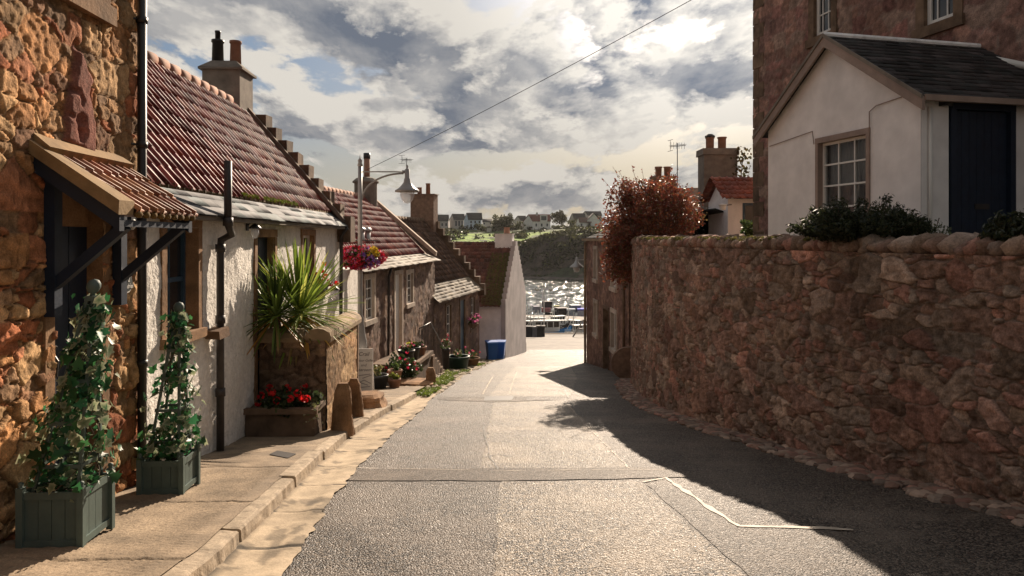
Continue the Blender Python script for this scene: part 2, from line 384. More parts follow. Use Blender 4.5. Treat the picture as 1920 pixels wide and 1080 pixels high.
def look_sand(Y, Z):
    big = np.clip((Z+.1)/.6, 0, 1)
    d1, c1 = stone_look(Y, Z, .30, .19, 11, SANDPAL, (.20, .11, .055), .042, .016, .18, e0=.08, mixs=.62, lo=.7, warp=.1)
    d2, c2 = stone_look(Y, Z, .50, .33, 12, SANDPAL, (.26, .15, .075), .028, .016, .2, e0=.07, mixs=.5, lo=.6, warp=.1)
    k = (big > .5)[..., None]
    D = np.where(k[..., 0], d2, d1); C = np.where(k, c2, c1)
    # one large upright slab of red stone
    pl = [(5.66, .78), (6.08, .70), (6.10, 1.0), (6.0, 1.2), (6.03, 1.32), (5.93, 1.55), (5.86, 1.62), (5.80, 1.4), (5.72, 1.15)]
    yw = Y+.03*(fbm(Y*9, Z*9, 2, 77)-.5)*2; zw = Z+.03*(fbm(Y*9, Z*9, 2, 78)-.5)*2; ins = np.zeros(Y.shape, bool); dist = np.full(Y.shape, 9.)
    for i in range(len(pl)):
        (x0, y0), (x1, y1) = pl[i], pl[(i+1) % len(pl)]
        c_ = ((y0 > zw) != (y1 > zw)) & (yw < (x1-x0)*(zw-y0)/(y1-y0+1e-9)+x0); ins ^= c_
        t = np.clip(((yw-x0)*(x1-x0)+(zw-y0)*(y1-y0))/((x1-x0)**2+(y1-y0)**2), 0, 1); dist = np.minimum(dist, np.hypot(yw-x0-t*(x1-x0), zw-y0-t*(y1-y0)))
    e = np.where(ins, np.clip(dist/.04, 0, 1), 0)**.5; nn = fbm(Y*6, Z*4, 4, 79)-.5; hol = np.clip(fbm(Y*7, Z*7, 3, 80)-.6, 0, 1)*.25
    D = np.where(ins, .02+.045*e+.03*nn-hol, D); C = np.where(ins[..., None], np.array([.27, .115, .085])*(1+1.0*nn)[..., None], C)
    ring = (~ins) & (dist < .03); D = np.where(ring, D-.02, D)
    return D, C
def look_harl(Y, Z):
    n = fbm(Y*1.3, Z*1.3, 3, 4)-.5; f = fbm(Y*26, Z*26, 2, 9)-.5; g = fbm(Y*7, Z*4, 3, 2)-.5
    d = .06*n+.014*f+.02*g
    c = np.ones(Y.shape+(3,))*(1+.08*n+.1*g)[..., None]
    return d, c
def look_flat(Y, Z): return 0*Y, np.ones(Y.shape+(3,))
def look_dark(cw=.34, ch=.2, seed=31, pal=DARKPAL):
    return lambda Y, Z: stone_look(Y, Z, cw, ch, seed, pal, (.17, .12, .09), .025, .01)

# ---------------------------------------------------------------- roofs
def tile_slope(name, P0, A, Uv, L, S, tw, ch, amp, step, pal, parent, seed=1, kind='pan', matl=None, sub=8, label=None):
    P0 = np.array(P0, float); A = np.array(A, float); A /= np.linalg.norm(A); Uv = np.array(Uv, float); Uv /= np.linalg.norm(Uv)
    N = np.cross(A, Uv); N = N if N[2] > 0 else -N
    nt = max(1, round(L/tw)); tw = L/nt; nc = max(1, round(S/ch)); ch = S/nc
    r = np.random.default_rng(seed); pal = np.array(pal)
    V = []; C = []; Fq = []; base = 0
    for k in range(nc):
        offs = (tw/2 if (k % 2 and kind == 'slate') else 0)
        fr = np.linspace(0, 1, sub+1)
        if kind == 'pan': hgt = amp*(1.5*np.exp(-((fr-.3)/.13)**2)+.25*np.cos(2*np.pi*(fr-.85)))
        else: hgt = np.zeros(sub+1)
        al = (np.arange(-1 if offs else 0, nt)[:, None]*tw+offs+fr[None]*tw)
        al = np.clip(al, 0, L); m = al.shape[0]
        jit = r.normal(0, .15, m)*step; cj = pal[r.integers(0, len(pal), m)]*r.uniform(.65, 1.3, m)[:, None]
        gap = .004*(kind == 'slate')
        rows = [(0, -.003), (0, step), (1, 0)]
        for s_, hh in rows:
            s0 = k*ch if s_ == 0 else (k+1)*ch
            pj = r.normal(0, .006, m)[:, None]*(s_ == 0)
            q = P0+al[..., None]*A+(s0+pj[..., None] if np.ndim(pj) else s0)*Uv+(hgt[None]+hh+jit[:, None]*(hh > 0))[..., None]*N
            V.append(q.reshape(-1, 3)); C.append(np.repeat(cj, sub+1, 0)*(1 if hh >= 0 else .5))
        n = m*(sub+1)
        ti, si = np.meshgrid(np.arange(m), np.arange(sub), indexing='ij'); a = (ti*(sub+1)+si).ravel()+base
        for lv in (0, 1):
            Fq.append(np.stack([a+lv*n, a+lv*n+1, a+(lv+1)*n+1, a+(lv+1)*n], -1))
        base += 3*n
    V = np.concatenate(V); C = np.concatenate(C); Fq = np.concatenate(Fq)
    o = mkmesh(name, V, Fq, matl or M['tile' if kind == 'pan' else 'slate'], parent, C, False, label)
    return o
REDPAL = [(.23, .045, .04), (.27, .055, .042), (.19, .038, .036), (.32, .07, .045), (.21, .042, .042)]
BROWNTILE = [(.13, .075, .045), (.16, .09, .055), (.10, .06, .04), (.18, .11, .07)]
SLATEPAL = [(.28, .28, .29), (.34, .34, .35), (.23, .23, .25), (.30, .31, .33)]
STONESLATE = [(.20, .165, .125), (.25, .21, .155), (.155, .13, .10)]
DSLATE = [(.055, .05, .05), (.07, .06, .06), (.045, .045, .045)]
def pot(mb, c, h, r0, r1, col=(1, 1, 1), rim=True):
    p = [(r0, 0), (r1, h*.9)]
    if rim: p += [(r1*1.18, h*.9), (r1*1.18, h), (r1*.8, h), (r1*.8, h*.8)]
    else: p += [(r1, h), (r1*.8, h), (r1*.8, h*.8)]
    mb.lathe(p, c, 16, col)
# ---------------------------------------------------------------- openings (local plane x=0 facing +x)
def surround(parent, y0, y1, z0, z1, w=.13, depth=.24, proud=.03, mt='dress', sill=True, name='window_surround'):
    m = MB(); x0, x1 = -depth, proud; c = lambda: tuple([random.uniform(.85, 1.12)]*3)
    m.box(x0, x1, y0-w, y0, z0-(0 if sill else 0), z1, c(), .004); m.box(x0, x1, y1, y1+w, z0, z1, c(), .004)
    m.box(x0, x1+.004, y0-w, y1+w, z1, z1+w, c(), .004)
    if sill: m.box(x0, x1+.05, y0-w-.02, y1+w+.02, z0-w, z0, c(), .004)
    return m.build(name, M[mt], parent)
def sash(parent, y0, y1, z0, z1, x=-.16, rows=2, cols=2, fm='wpaint', fw=.045, pane='darkglass', name='window', midrail=True):
    m = MB()
    m.box(x-.03, x+.03, y0, y0+fw, z0, z1); m.box(x-.03, x+.03, y1-fw, y1, z0, z1)
    m.box(x-.028, x+.028, y0+fw, y1-fw, z1-fw, z1); m.box(x-.028, x+.028, y0+fw, y1-fw, z0, z0+fw*1.2)
    for i in range(1, rows):
        z = z0+(z1-z0)*i/rows; t = fw*.5 if (midrail and i == rows//2) else .014
        m.box(x-.022, x+.022, y0+fw, y1-fw, z-t, z+t)
    for i in range(1, cols):
        y = y0+(y1-y0)*i/cols; m.box(x-.019, x+.019, y-.012, y+.012, z0+fw, z1-fw)
    f = m.build(name, M[fm], parent)
    MB().box(x-.012, x-.006, y0+.01, y1-.01, z0+.01, z1-.01).build('pane', M[pane], f)
    return f
def door(parent, y0, y1, z0, z1, x=-.2, mt='navy', planks=True, handle=True, inner=None):
    m = MB(); n = max(3, int((y1-y0)/.12))
    for i in range(n):
        a = y0+(y1-y0)*i/n; b = y0+(y1-y0)*(i+1)/n; m.box(x-.04, x+.004*(i % 2), a+.003, b-.003, z0, z1)
    m.box(x-.04, x-.006, y0, y1, z0, z1)
    d = m.build('door', M[mt], parent)
    if handle:
        h = MB(); zc = z0+1.0 if z1-z0 > 1.2 else (z0+z1)/2
        h.tube([(x+.01, y0+.08, zc-.09), (x+.06, y0+.08, zc-.07), (x+.06, y0+.08, zc+.07), (x+.01, y0+.08, zc+.09)], .01, 6)
        h.box(x, x+.012, y0+.05, y0+.11, zc-.12, zc+.12); h.build('handle', M['blacki'], d)
    return d
# ---------------------------------------------------------------- foliage
def leaves(name, pts, size, pal, parent=None, matl=None, seed=1, aspect=.5, nrm=None, spread=1.0, fold=.15, sizevar=.35, label=None, lobed=False, rimcol=None):
    """one leaf-shaped fan per point"""
    r = np.random.default_rng(seed); n = len(pts); pts = np.asarray(pts, float)
    d = r.normal(size=(n, 3)); d /= np.linalg.norm(d, axis=1)[:, None]
    if nrm is not None: d = d*spread+nrm; d /= np.linalg.norm(d, axis=1)[:, None]
    t = r.normal(size=(n, 3)); t -= (t*d).sum(1)[:, None]*d; t /= np.linalg.norm(t, axis=1)[:, None]
    b = np.cross(d, t); s = size*(1+sizevar*r.uniform(-1, 1, n))
    pal = np.array(pal); c = pal[r.integers(0, len(pal), n)]*r.uniform(.7, 1.3, n)[:, None]
    if lobed:
        sh = [(-.5, 0), (-.42, .38), (-.12, .30), (.0, .55), (.16, .26), (.62, 0), (.16, -.26), (0, -.55), (-.12, -.30), (-.42, -.38)]
        sh = [(-.1, 0)]+sh
    else: sh = [(-.5, 0), (0, aspect), (.5, 0), (0, -aspect)]
    k = len(sh); V = np.zeros((n, k, 3)); C = np.zeros((n, k, 3))
    for i, (x, y) in enumerate(sh):
        V[:, i] = pts+(x*s)[:, None]*t+(y*s)[:, None]*b+(abs(y)*fold*s)[:, None]*d
        C[:, i] = c if (i == 0 or rimcol is None) else (c*.25+np.array(rimcol)*.75)
    base = np.arange(n)[:, None]*k
    if lobed:
        tri = np.array([(0, i, i % (k-1)+1) for i in range(1, k)]).ravel()
        Fq = (base+tri[None]).reshape(-1, 3)
    else: Fq = (base+np.arange(4)[None]).reshape(-1, 4)
    return mkmesh(name, V.reshape(-1, 3), Fq, matl or M['leaf'], parent, C.reshape(-1, 3), False, label)
def clump_pts(n, c, rad, nclump, cr, seed, shell=.55, flat=1.0):
    r = np.random.default_rng(seed)
    d = r.normal(size=(nclump, 3)); d /= np.linalg.norm(d, axis=1)[:, None]
    rr_ = r.uniform(shell, 1, nclump)**.7
    cc = np.array(c)+d*rr_[:, None]*np.array(rad)
    k = r.integers(0, nclump, n); q = r.normal(size=(n, 3)); q /= np.linalg.norm(q, axis=1)[:, None]
    return cc[k]+q*(r.random(n)**.4)[:, None]*cr*np.array([1, 1, flat]), cc, k
GREENS = [(.05, .09, .02), (.07, .12, .03), (.04, .07, .02), (.09, .13, .035)]
DGREENS = [(.03, .05, .018), (.045, .065, .02), (.025, .04, .015)]
REDS = [(.55, .012, .015), (.65, .02, .02), (.42, .008, .012)]
def tree(name, label, cat, px, pybase, Y, h, rx, pal, seed, group=None, n=1500, leafsize=None, trunk=True):
    p = P(px, pybase, Y); t = thing(name, label, cat, p, 0, group)
    pts, cc, k = clump_pts(n, (0, 0, h*.48), (rx, rx*.9, h*.48), 40, rx*.28, seed, .2)
    leaves('crown', pts, leafsize or rx*.12, pal, t, seed=seed, aspect=.4)
    if trunk:
        m = MB(); m.tube([(0, 0, -.3), (.02*h, 0, h*.3), (0, .01, h*.7)], [rx*.09, rx*.07, rx*.03], 8)
        for i in range(5):
            q = cc[i*7 % len(cc)]; m.tube([(0.01*h, 0, h*.3), (q[0]*.5, q[1]*.5, h*.45), tuple(q)], [rx*.045, rx*.03, rx*.012], 6)
        m.build('trunk', M['bark'], t, True)
    return t
# ================================================================ THE GROUND
def asphalt(name, dark, light, chip=75, rough=.5, blot=None):
    m = bpy.data.materials.new(name); m.use_nodes = True; N = m.node_tree.nodes; L = m.node_tree.links; p = N['Principled BSDF']
    t = N.new('ShaderNodeTexCoord')
    v = N.new('ShaderNodeTexVoronoi'); v.inputs['Scale'].default_value = chip; L.new(t.outputs['Object'], v.inputs['Vector'])
    n = N.new('ShaderNodeTexNoise'); n.inputs['Scale'].default_value = .9; n.inputs['Detail'].default_value = 7; n.inputs['Roughness'].default_value = .65; L.new(t.outputs['Object'], n.inputs['Vector'])
    n2 = N.new('ShaderNodeTexNoise'); n2.inputs['Scale'].default_value = 38; n2.inputs['Detail'].default_value = 4; L.new(t.outputs['Object'], n2.inputs['Vector'])
    sp = N.new('ShaderNodeSeparateColor'); L.new(v.outputs['Color'], sp.inputs[0])
    def mr(s, a, b, lo, hi):
        x = N.new('ShaderNodeMapRange'); L.new(s, x.inputs[0])
        for i, q in enumerate((a, b, lo, hi)): x.inputs[i+1].default_value = q
        return x.outputs[0]
    def mx(f, a, b, bl='MIX'):
        x = N.new('ShaderNodeMix'); x.data_type = 'RGBA'; x.blend_type = bl
        if isinstance(f, (int, float)): x.inputs[0].default_value = f
        else: L.new(f, x.inputs[0])
        for i, q in ((6, a), (7, b)):
            if isinstance(q, tuple): x.inputs[i].default_value = (*q, 1)
            else: L.new(q, x.inputs[i])
        return x.outputs[2]
    c = mx(mr(sp.outputs[0], .35, .9, 0, 1), dark, light)
    wear = mr(n.outputs[0], .46, .66, 0, .9)
    c = mx(wear, c, tuple(.5*(a+b)*1.7 for a, b in zip(dark, light)))
    c = mx(1, c, mr(n2.outputs[0], .3, .7, .7, 1.3), 'MULTIPLY')
    L.new(c, p.inputs['Base Color']); L.new(mr(sp.outputs[1], 0, 1, rough-.18, rough+.2), p.inputs['Roughness'])
    p.inputs['Specular IOR Level'].default_value = .32
    b = N.new('ShaderNodeBump'); b.inputs['Strength'].default_value = 1; b.inputs['Distance'].default_value = .013
    h = N.new('ShaderNodeMath'); h.operation = 'SUBTRACT'; L.new(n2.outputs[0], h.inputs[0]); L.new(v.outputs['Distance'], h.inputs[1])
    L.new(h.outputs[0], b.inputs['Height']); L.new(b.outputs[0], p.inputs['Normal'])
    return m
M['asphalt'] = asphalt('asphalt', (.012, .010, .009), (.17, .137, .108), 66, .5)
M['asphalt_light'] = asphalt('pale_asphalt', (.018, .015, .013), (.31, .25, .185), 60, .48)
M['asphalt_patch'] = asphalt('asphalt_patch', (.045, .037, .031), (.21, .17, .135), 110, .5)
M['asphalt_mid'] = asphalt('mid_asphalt', (.02, .017, .014), (.17, .137, .108), 75, .5)
M['quay'] = mat('quay_concrete', (.125, .105, .085), .8, .3, 1.2, .5, 9, dirt=.4, dscale=.3, spec=.5, fine=(12, .2))
def strip(name, Ys, xl, xr, zf, nx, m, wob=0, smooth=True, colf=None):
    Ys = np.asarray(Ys); t = np.linspace(0, 1, nx)
    Yg, Tg = np.meshgrid(Ys, t, indexing='ij')
    XL = np.array([xl(y) for y in Ys])[:, None]; XR = np.array([xr(y) for y in Ys])[:, None]
    Xg = XL*(1-Tg)+XR*Tg
    Z = zf(Xg, Yg)
    return mkmesh(name, np.stack([Xg, Yg, Z], -1), grid_faces(len(Ys), nx, None, True), m, None, None if colf is None else colf(Xg, Yg).reshape(-1, 3), smooth)
wallx_Y = [p[1] for p in WX]; wallx_X = [p[0] for p in WX]
def wx(Y): return float(np.interp(Y, wallx_Y, wallx_X))
def rx_(Y): return float(np.interp(Y, [-8, 23, 25, 36, 37.5, 60], [wx(-8)-.0, 3.8, 4.0, 3.7, 3.7, 9])) if Y > 22.8 else wx(Y)
gy = np.array([-60, -20, -8, 0, 10, 20, 30, 40, 45, 52, 60, 68, 75, 82, 88, 91])
struct(strip('ground', gy, lambda y: -70., lambda y: 70., lambda X, Y: rz(Y)-.03, 8, M['quay']))
yy = np.concatenate([np.arange(-8, 12, .25), np.arange(12, 55, 1)])
def lroad(Y): return float(ax_(Y)+.05*(vn(Y*3.1, 0, 1)-.5)+.03*(vn(Y*9, 0, 2)-.5)) if Y < 18 else float(np.interp(Y, [18, 25, 31, 38, 42, 50, 55], [-1.95, -1.85, -1.45, -1.0, -.6, .8, 1.4]))
struct(strip('road', yy, lroad, lambda y: rx_(y)-.02 if y < 24 else 4.4+max(0, y-36)*.3, lambda X, Y: rz(Y)+0*X, 24, M['asphalt']))
def gp(px, py, h=0):
    """point of the sloping road plane seen at a photo pixel"""
    k = (py-447)/F-.13; Y = (1.6-h)/k; return ((px-960)/F*Y, Y)
def patch(name, poly, m, dz=.004, rag=.03, seg=.25, label=None):
    r = random.Random(len(name)+int(poly[0][0]*10)); pts = []
    for i, a in enumerate(poly):
        b = poly[(i+1) % len(poly)]; d = math.dist(a, b); n = max(1, int(d/seg))
        for k in range(n):
            t = k/n; x = a[0]*(1-t)+b[0]*t; y = a[1]*(1-t)+b[1]*t
            pts.append((x+r.uniform(-rag, rag), y+r.uniform(-rag, rag)))
    V = [(x, y, float(rz(y))+dz) for x, y in pts]
    cx = sum(p[0] for p in V)/len(V); cy = sum(p[1] for p in V)/len(V)
    bm = bpy.data.meshes.new(name); bm.from_pydata(V, [], [tuple(range(len(V)))]); bm.update()
    if bm.polygons[0].normal.z < 0: bm.flip_normals()
    bm.materials.append(m); o = bpy.data.objects.new(name, bm); COL.objects.link(o); struct(o); return o
patch('road_resurfaced_strip', [(-.12, 3.0), (-.12, 7.55), (1.35, 7.55), (1.6, 3.0)], M['asphalt_light'], .004, .02)
patch('road_resurfaced_strip', [(-.36, 8.25), (-.42, 15.8), (1.24, 16.4), (1.36, 8.25)], M['asphalt_light'], .004, .03)
patch('road_resurfaced_strip', [(-.55, 17.2), (-.3, 24), (.2, 32), (2.6, 32), (2.2, 24), (1.4, 17.2)], M['asphalt_light'], .004, .03)
patch('road_trench_patch', [(-1.78, 7.56), (-1.84, 8.2), (.2, 8.24), (1.9, 8.3), (1.9, 7.75), (.2, 7.56)], M['asphalt_patch'], .008, .03)
patch('road_trench_patch', [(-.42, 15.86), (-1.7, 16.5), (-1.8, 17.2), (.3, 17.1), (.35, 16.4), (1.2, 16.5)], M['asphalt_patch'], .008, .03)
patch('road_trench_patch', [(1.62, 3.0), (1.4, 7.4), (1.66, 7.7), (1.85, 5.8), (2.5, 5.74), (3.2, 5.2), (3.4, 3.0)], M['asphalt_mid'], .005, .015)
M['seam'] = mat('pale_joint_sealant', (.46, .39, .31), .7, .3, 8, .3, 30, dirt=.3)
M['tar'] = mat('tar_seam', (.04, .034, .03), .5, .3, 8, .3, 30)
def line(name, pts, wd, m, dz=.011):
    mb = MB(); P2 = []
    for a, b in zip(pts[:-1], pts[1:]):
        n = max(1, int(math.dist(a, b)/.12))
        P2 += [(a[0]*(1-k/n)+b[0]*k/n, a[1]*(1-k/n)+b[1]*k/n) for k in range(n)]
    P2.append(pts[-1]); vs = []
    for i, p in enumerate(P2):
        a = P2[max(i-1, 0)]; b = P2[min(i+1, len(P2)-1)]; dx_, dy_ = b[0]-a[0], b[1]-a[1]; l = math.hypot(dx_, dy_) or 1
        o = random.uniform(-.012, .012); w_ = wd*random.uniform(.25, 1.2)/2
        for s in (-1, 1):
            x = p[0]-dy_/l*(s*w_+o); y = p[1]+dx_/l*(s*w_+o); vs.append((x, y, float(rz(y))+dz))
    mb.add(vs, [(2*i+1, 2*i, 2*i+2, 2*i+3) for i in range(len(P2)-1) if wd > .06 or random.random() > .1])
    struct(mb.build(name, m))
line('road_joint', [gp(1205, 905), gp(1250, 897), gp(1310, 940), gp(1385, 988), gp(1545, 992), gp(1600, 996)], .075, M['seam'])
line('road_joint', [gp(650, 878), gp(925, 884), gp(1250, 882)], .02, M['seam'])
line('road_joint', [gp(640, 908), gp(900, 905), gp(980, 906)], .008, M['tar'])
line('road_joint', [gp(1065, 760), gp(1100, 800), gp(1180, 880)], .018, M['seam'])
line('road_joint', [gp(1040, 690), gp(1062, 740), gp(1085, 780)], .03, M['tar'])
line('road_joint', [gp(905, 800), gp(920, 862), gp(935, 882)], .02, M['tar'])
line('road_joint', [gp(905, 858), gp(935, 853), gp(962, 857)], .04, M['tar'])
line('road_joint', [gp(970, 697), gp(962, 715), gp(955, 738)], .04, M['seam'])
line('road_joint', [gp(925, 705), gp(915, 722), gp(905, 740)], .04, M['seam'])
struct(patch('sunk_iron_cover', [gp(908, 744), gp(964, 743), gp(960, 751), gp(908, 752)], M['rusty'], .012, .005))
# worn gutter slabs
def gut(X, Y):
    xl = np.array([[kx(y) for y in r] for r in Y]); xr = np.array([[ax_(y) for y in r] for r in Y]); t = np.clip((X-xl)/(xr-xl), 0, 1)
    k = Y/1.05+.05*vn(Y*2, X*2, 3); fr = k-np.floor(k)
    lip = .010*np.clip((fr-.85)/.15, 0, 1)-.02*((fr < .02)+(fr > .99))
    return rz(Y)+.008-.014*np.sin(np.pi*np.clip(t, 0, 1))+lip*(.4+t)+.014*np.clip((t-.75)/.25, 0, 1)*vn(Y*6, 0, 7)+.006*(fbm(X*9, Y*9, 3, 3)-.5)
def gxr(Y): return float(ax_(Y)+.09+.07*(vn(Y*1.3, 0, 11)-.5)+.05*(vn(Y*11, 0, 12)-.5))
def gutc(X, Y):
    k = Y/1.05+.05*vn(Y*2, X*2, 3); fr = k-np.floor(k); cr = (fr < .04)+(fr > .985)
    xl = np.array([[kx(y) for y in r] for r in Y]); xr = np.array([[ax_(y) for y in r] for r in Y]); t = np.clip((X-xl)/(xr-xl), 0, 1)
    d = 1-.7*cr-.35*(t < .1)-.45*(fbm(X*7, Y*3, 3, 17) > .64)-.3*np.clip(vn(Y*5, X*5, 19)-.6, 0, 1)*(t > .7)*3
    return np.clip(d, .15, 1)[..., None]*np.array([1, .98, .95])
gyy = np.arange(-3, 18.2, .035)
struct(strip('gutter', gyy, lambda y: float(kx(y))-.1, gxr, gut, 16, M['gutter'], colf=gutc))
# pavement
def lx(Y): return -3.43-.03*Y
def pav(X, Y):
    ribs = ((Y > 4.0) & (Y < 7.6) & (X < kx(Y)-.28) & (X > kx(Y)-1.25))
    rib = .006*np.sin((Y+X*.35)*2*np.pi/.055)*ribs
    jn = -.012*((np.abs((Y+.1*vn(X*3, Y, 2)) % 1.55-.02) < .02))
    return rz(Y)+.12+rib+jn+.012*(fbm(X*1.6, Y*1.6, 3, 6)-.5)
pyy = np.concatenate([np.arange(-6, 3.8, .2), np.arange(3.8, 8, .014), np.arange(8, 19, .06)])
struct(strip('pavement', pyy, lambda y: lx(y)-.35, lambda y: float(kx(y))-.13+.02*(vn(y*5, 0, 4)-.5), pav, 30, M['flag']))
# kerb stones, laid end to end
y = -3.0; km = MB()
Vk = []; Ck = []; Fk = []; nb = 0
while y < 17.0:
    L_ = random.uniform(1.1, 2.1); y1 = min(y+L_-.02, 17.1); ys = np.arange(y+.01, y1, .03)
    if len(ys) < 3: break
    c = random.uniform(.8, 1.1); wv = random.uniform(-.02, .02); hz = random.uniform(-.015, .012); chipped = random.random() < .45
    prof = [(-.17, -.1), (-.17, .121), (-.10, .124), (-.04, .123), (-.012, .12), (.001, .108), (.006, .05), (.012, -.02), (.012, -.1)]
    for j, yv in enumerate(ys):
        e = min((yv-y), (y1-yv)); ed = max(0, 1-e/.03)
        ch = (.035*max(0, float(vn(yv*2.2, nb, 5))*.7+float(vn(yv*9, nb, 6))*.3-.5)*2 if chipped else 0)
        for (px_, pz_) in prof:
            r_ = float(vn(yv*14, px_*40+pz_*30, 8))-.5
            top = pz_ > .03
            Vk.append((float(kx(yv))+px_+wv*(px_ > -.1)-(ch if px_ > -.05 else 0)+.014*r_, yv, float(rz(yv))+pz_+hz*top-(.010*ed+ch*.35)*(top and px_ > -.12)+.008*r_))
            g = c*(1+.4*r_)*(.62 if chipped and ch > .02 else 1); Ck.append((g, g*.97, g*.93))
    n = len(prof); m_ = len(ys)
    for i in range(m_-1):
        for k in range(n-1): Fk.append((nb+i*n+k, nb+i*n+k+1, nb+(i+1)*n+k+1, nb+(i+1)*n+k)[::-1])
    Fk += [tuple(nb+k for k in range(n)), tuple(nb+(m_-1)*n+k for k in range(n-1, -1, -1))]
    nb += n*m_; y = y1+.015
struct(mkmesh('kerb', Vk, Fk, M['kerb'], None, Ck, False))
# cobbled verge past the end of the kerb
vb = MB()
for i in range(520):
    Y = 17.2+random.random()**1.2*23; xl = float(np.interp(Y, [17, 25, 31, 40], [-4.2, -3.8, -3.2, -1.9])); xr = lroad(Y)+.1
    X = xr-(random.random()**1.3)*min(1.3, xr-xl)
    g = random.uniform(.7, 1.25); vb.rock((X, Y, float(rz(Y))+.0), random.uniform(.06, .15), random.uniform(.05, .12), random.uniform(.02, .05), (g*.36, g*.28, g*.18), 7, random.random()*3)
o = vb.build('cobbled_verge', M['generic']); o['kind'] = 'stuff'
gpn = []
for i in range(5200):
    Y = 17.0+random.random()**1.3*17; xr = lroad(Y)+.12; X = xr-.12-random.random()**2*.9
    if vn(X*2.2, Y*.9, 3) > .42: gpn.append((X, Y, float(rz(Y))+.04+random.random()*.04))
g = leaves('grass', gpn, .09, [(.12, .17, .025), (.16, .21, .035), (.08, .12, .02)], None, seed=3, aspect=.14); g['kind'] = 'stuff'
# loose rubble at the foot of the garden wall
rb = MB()
for i in range(1500):
    Y = 3+random.random()**.8*20.5; X = wx(Y)-.02-random.random()**1.3*.42
    s = random.uniform(.5, 1.3); g = random.uniform(.5, 1.2); c = random.choice(BROWNPAL)
    rb.rock((X, Y, float(rz(Y))+.008), .075*s, .10*s, .03*s, tuple(g*q for q in c), 7, random.random()*3, .3)
o = rb.build('rubble_edging', M['generic']); o['kind'] = 'stuff'

# ================================================================ GARDEN WALL (right)
T = thing('garden_wall', 'tall brown rubble stone garden wall curving down the right of the street', 'wall', (4.2, 8, -2.7))
sm = np.linspace(-3, 24, 200); xs = np.interp(sm, wallx_Y, wallx_X)
for _ in range(60): xs[1:-1] = (xs[:-2]+xs[1:-1]*2+xs[2:])/4
def wxs(Y): return np.interp(Y, sm, xs)
ys = [3.2]
while ys[-1] < 23.9: ys.append(ys[-1]+max(.012, ys[-1]*.0026))
ys = np.array(ys); xx = wxs(ys); s_ = np.concatenate([[0], np.cumsum(np.hypot(np.diff(xx), np.diff(ys)))])
tx = np.gradient(xx, ys); nl = np.hypot(1, tx); nx_, ny_ = -1/nl, tx/nl
topz = -.16-.35*np.clip((ys-19)/4.5, 0, 1)**2
nv = 240; tt = np.linspace(0, 1, nv); zb = rz(ys)-.12
Zg = topz[:, None]*(tt[None])+zb[:, None]*(1-tt[None]); Sg = np.repeat(s_[:, None], nv, 1)
WPAL = BROWNPAL+[(.30, .22, .175), (.33, .20, .155), (.25, .155, .12)]
d, c = stone_look(Sg, Zg, .34, .22, 41, WPAL, (.20, .155, .125), .042, .02, .2, .10, warp=.16, mixs=.58)
d += .05*(fbm(Sg*.7, Zg*.9, 2, 15)-.5)
V = np.stack([xx[:, None]+nx_[:, None]*d, ys[:, None]+ny_[:, None]*d, Zg], -1)
def look_wall_obj(Vw, nu, nv, cc, nm, **k): return mkmesh(nm, Vw.reshape(-1, 3)-np.array(T.location), grid_faces(nu, nv, None, True), M['rubble'], T, cc.reshape(-1, 3), True)
look_wall_obj(V, len(ys), nv, c, 'wall_face')
mb = MB()
for a, b in zip(np.arange(3.2, 23.7, .5), np.arange(3.7, 24.2, .5)):
    b = min(b, 23.9); za, zb2 = float(rz(a))-.3, float(rz(b))-.3; ta, tb = float(np.interp(a, ys, topz))-.0, float(np.interp(b, ys, topz))-.0
    xa, xb = float(wxs(a))+.04, float(wxs(b))+.04; w_ = .42
    vs = [(xa, a, za), (xa+w_, a, za), (xa+w_, a, ta), (xa, a, ta), (xb, b, zb2), (xb+w_, b, zb2), (xb+w_, b, tb), (xb, b, tb)]
    mb.add([tuple(np.array(v)-np.array(T.location)) for v in vs], [(3, 2, 6, 7), (1, 5, 6, 2), (0, 3, 7, 4), (0, 1, 2, 3), (4, 7, 6, 5)], (.16, .11, .09))
mb.build('wall_core', M['generic'], T)
mb = MB(); yv = 3.2
while yv < 23.8:
    th = random.uniform(.09, .2); g = random.uniform(.75, 1.25); c = random.choice(WPAL); t_ = float(np.interp(yv, ys, topz))
    hh = random.uniform(.07, .125)
    mb.rock((float(wxs(yv))+.17-T.location.x, yv+th/2-T.location.y, t_+hh*.75-T.location.z), .24, th*.56, hh*1.05, tuple(g*q for q in c), 10, random.uniform(-.15, .15), .34, .35)
    yv += th
mb.build('coping', M['rubble'], T, True)
mp = []
for i in range(9000):
    Y = 9+random.random()*14.5
    if vn(Y*1.5, 0, 21) > .35 or Y > 15: mp.append((float(wxs(Y))+.17+random.uniform(-.2, .16)-T.location.x, Y-T.location.y, float(np.interp(Y, ys, topz))+.15+random.uniform(-.02, .035)-T.location.z))
leaves('moss', mp, .045, [(.14, .13, .04), (.20, .18, .06), (.10, .10, .03)], T, M['moss'], seed=4, aspect=.35)
# garden level behind the wall
gv = [(float(wxs(a))+.4, a, -.45) for a in np.arange(3.2, 23.6, .8)]
mb = MB(); n = len(gv); mb.add(gv+[(30, p[1], -.45) for p in gv], [(i, i+n, i+n+1, i+1) for i in range(n-1)])
struct(mb.build('garden_ground', mat('garden_soil', (.08, .08, .04), .95, .4, 3, .6, 20)))
# ================================================================ LEFT SIDE
def rowthing(name, label, cat, v0, zb, group=None):
    return thing(name, label, cat, (-3.43-.03*v0, v0, zb), AL, group, absz=v0)
def vf(px, u=0): return (3.43-u)/((960-px)/F-.03)
def zf(py, v): return (447-py)/F*v
def xform(T, p):       # local absolute coords -> world
    c, s = math.cos(T.rotation_euler.z), math.sin(T.rotation_euler.z); y = p[1]-ABS.get(T.name, 0)
    return Vector((T.location.x+p[0]*c-y*s, T.location.y+p[0]*s+y*c, p[2]))
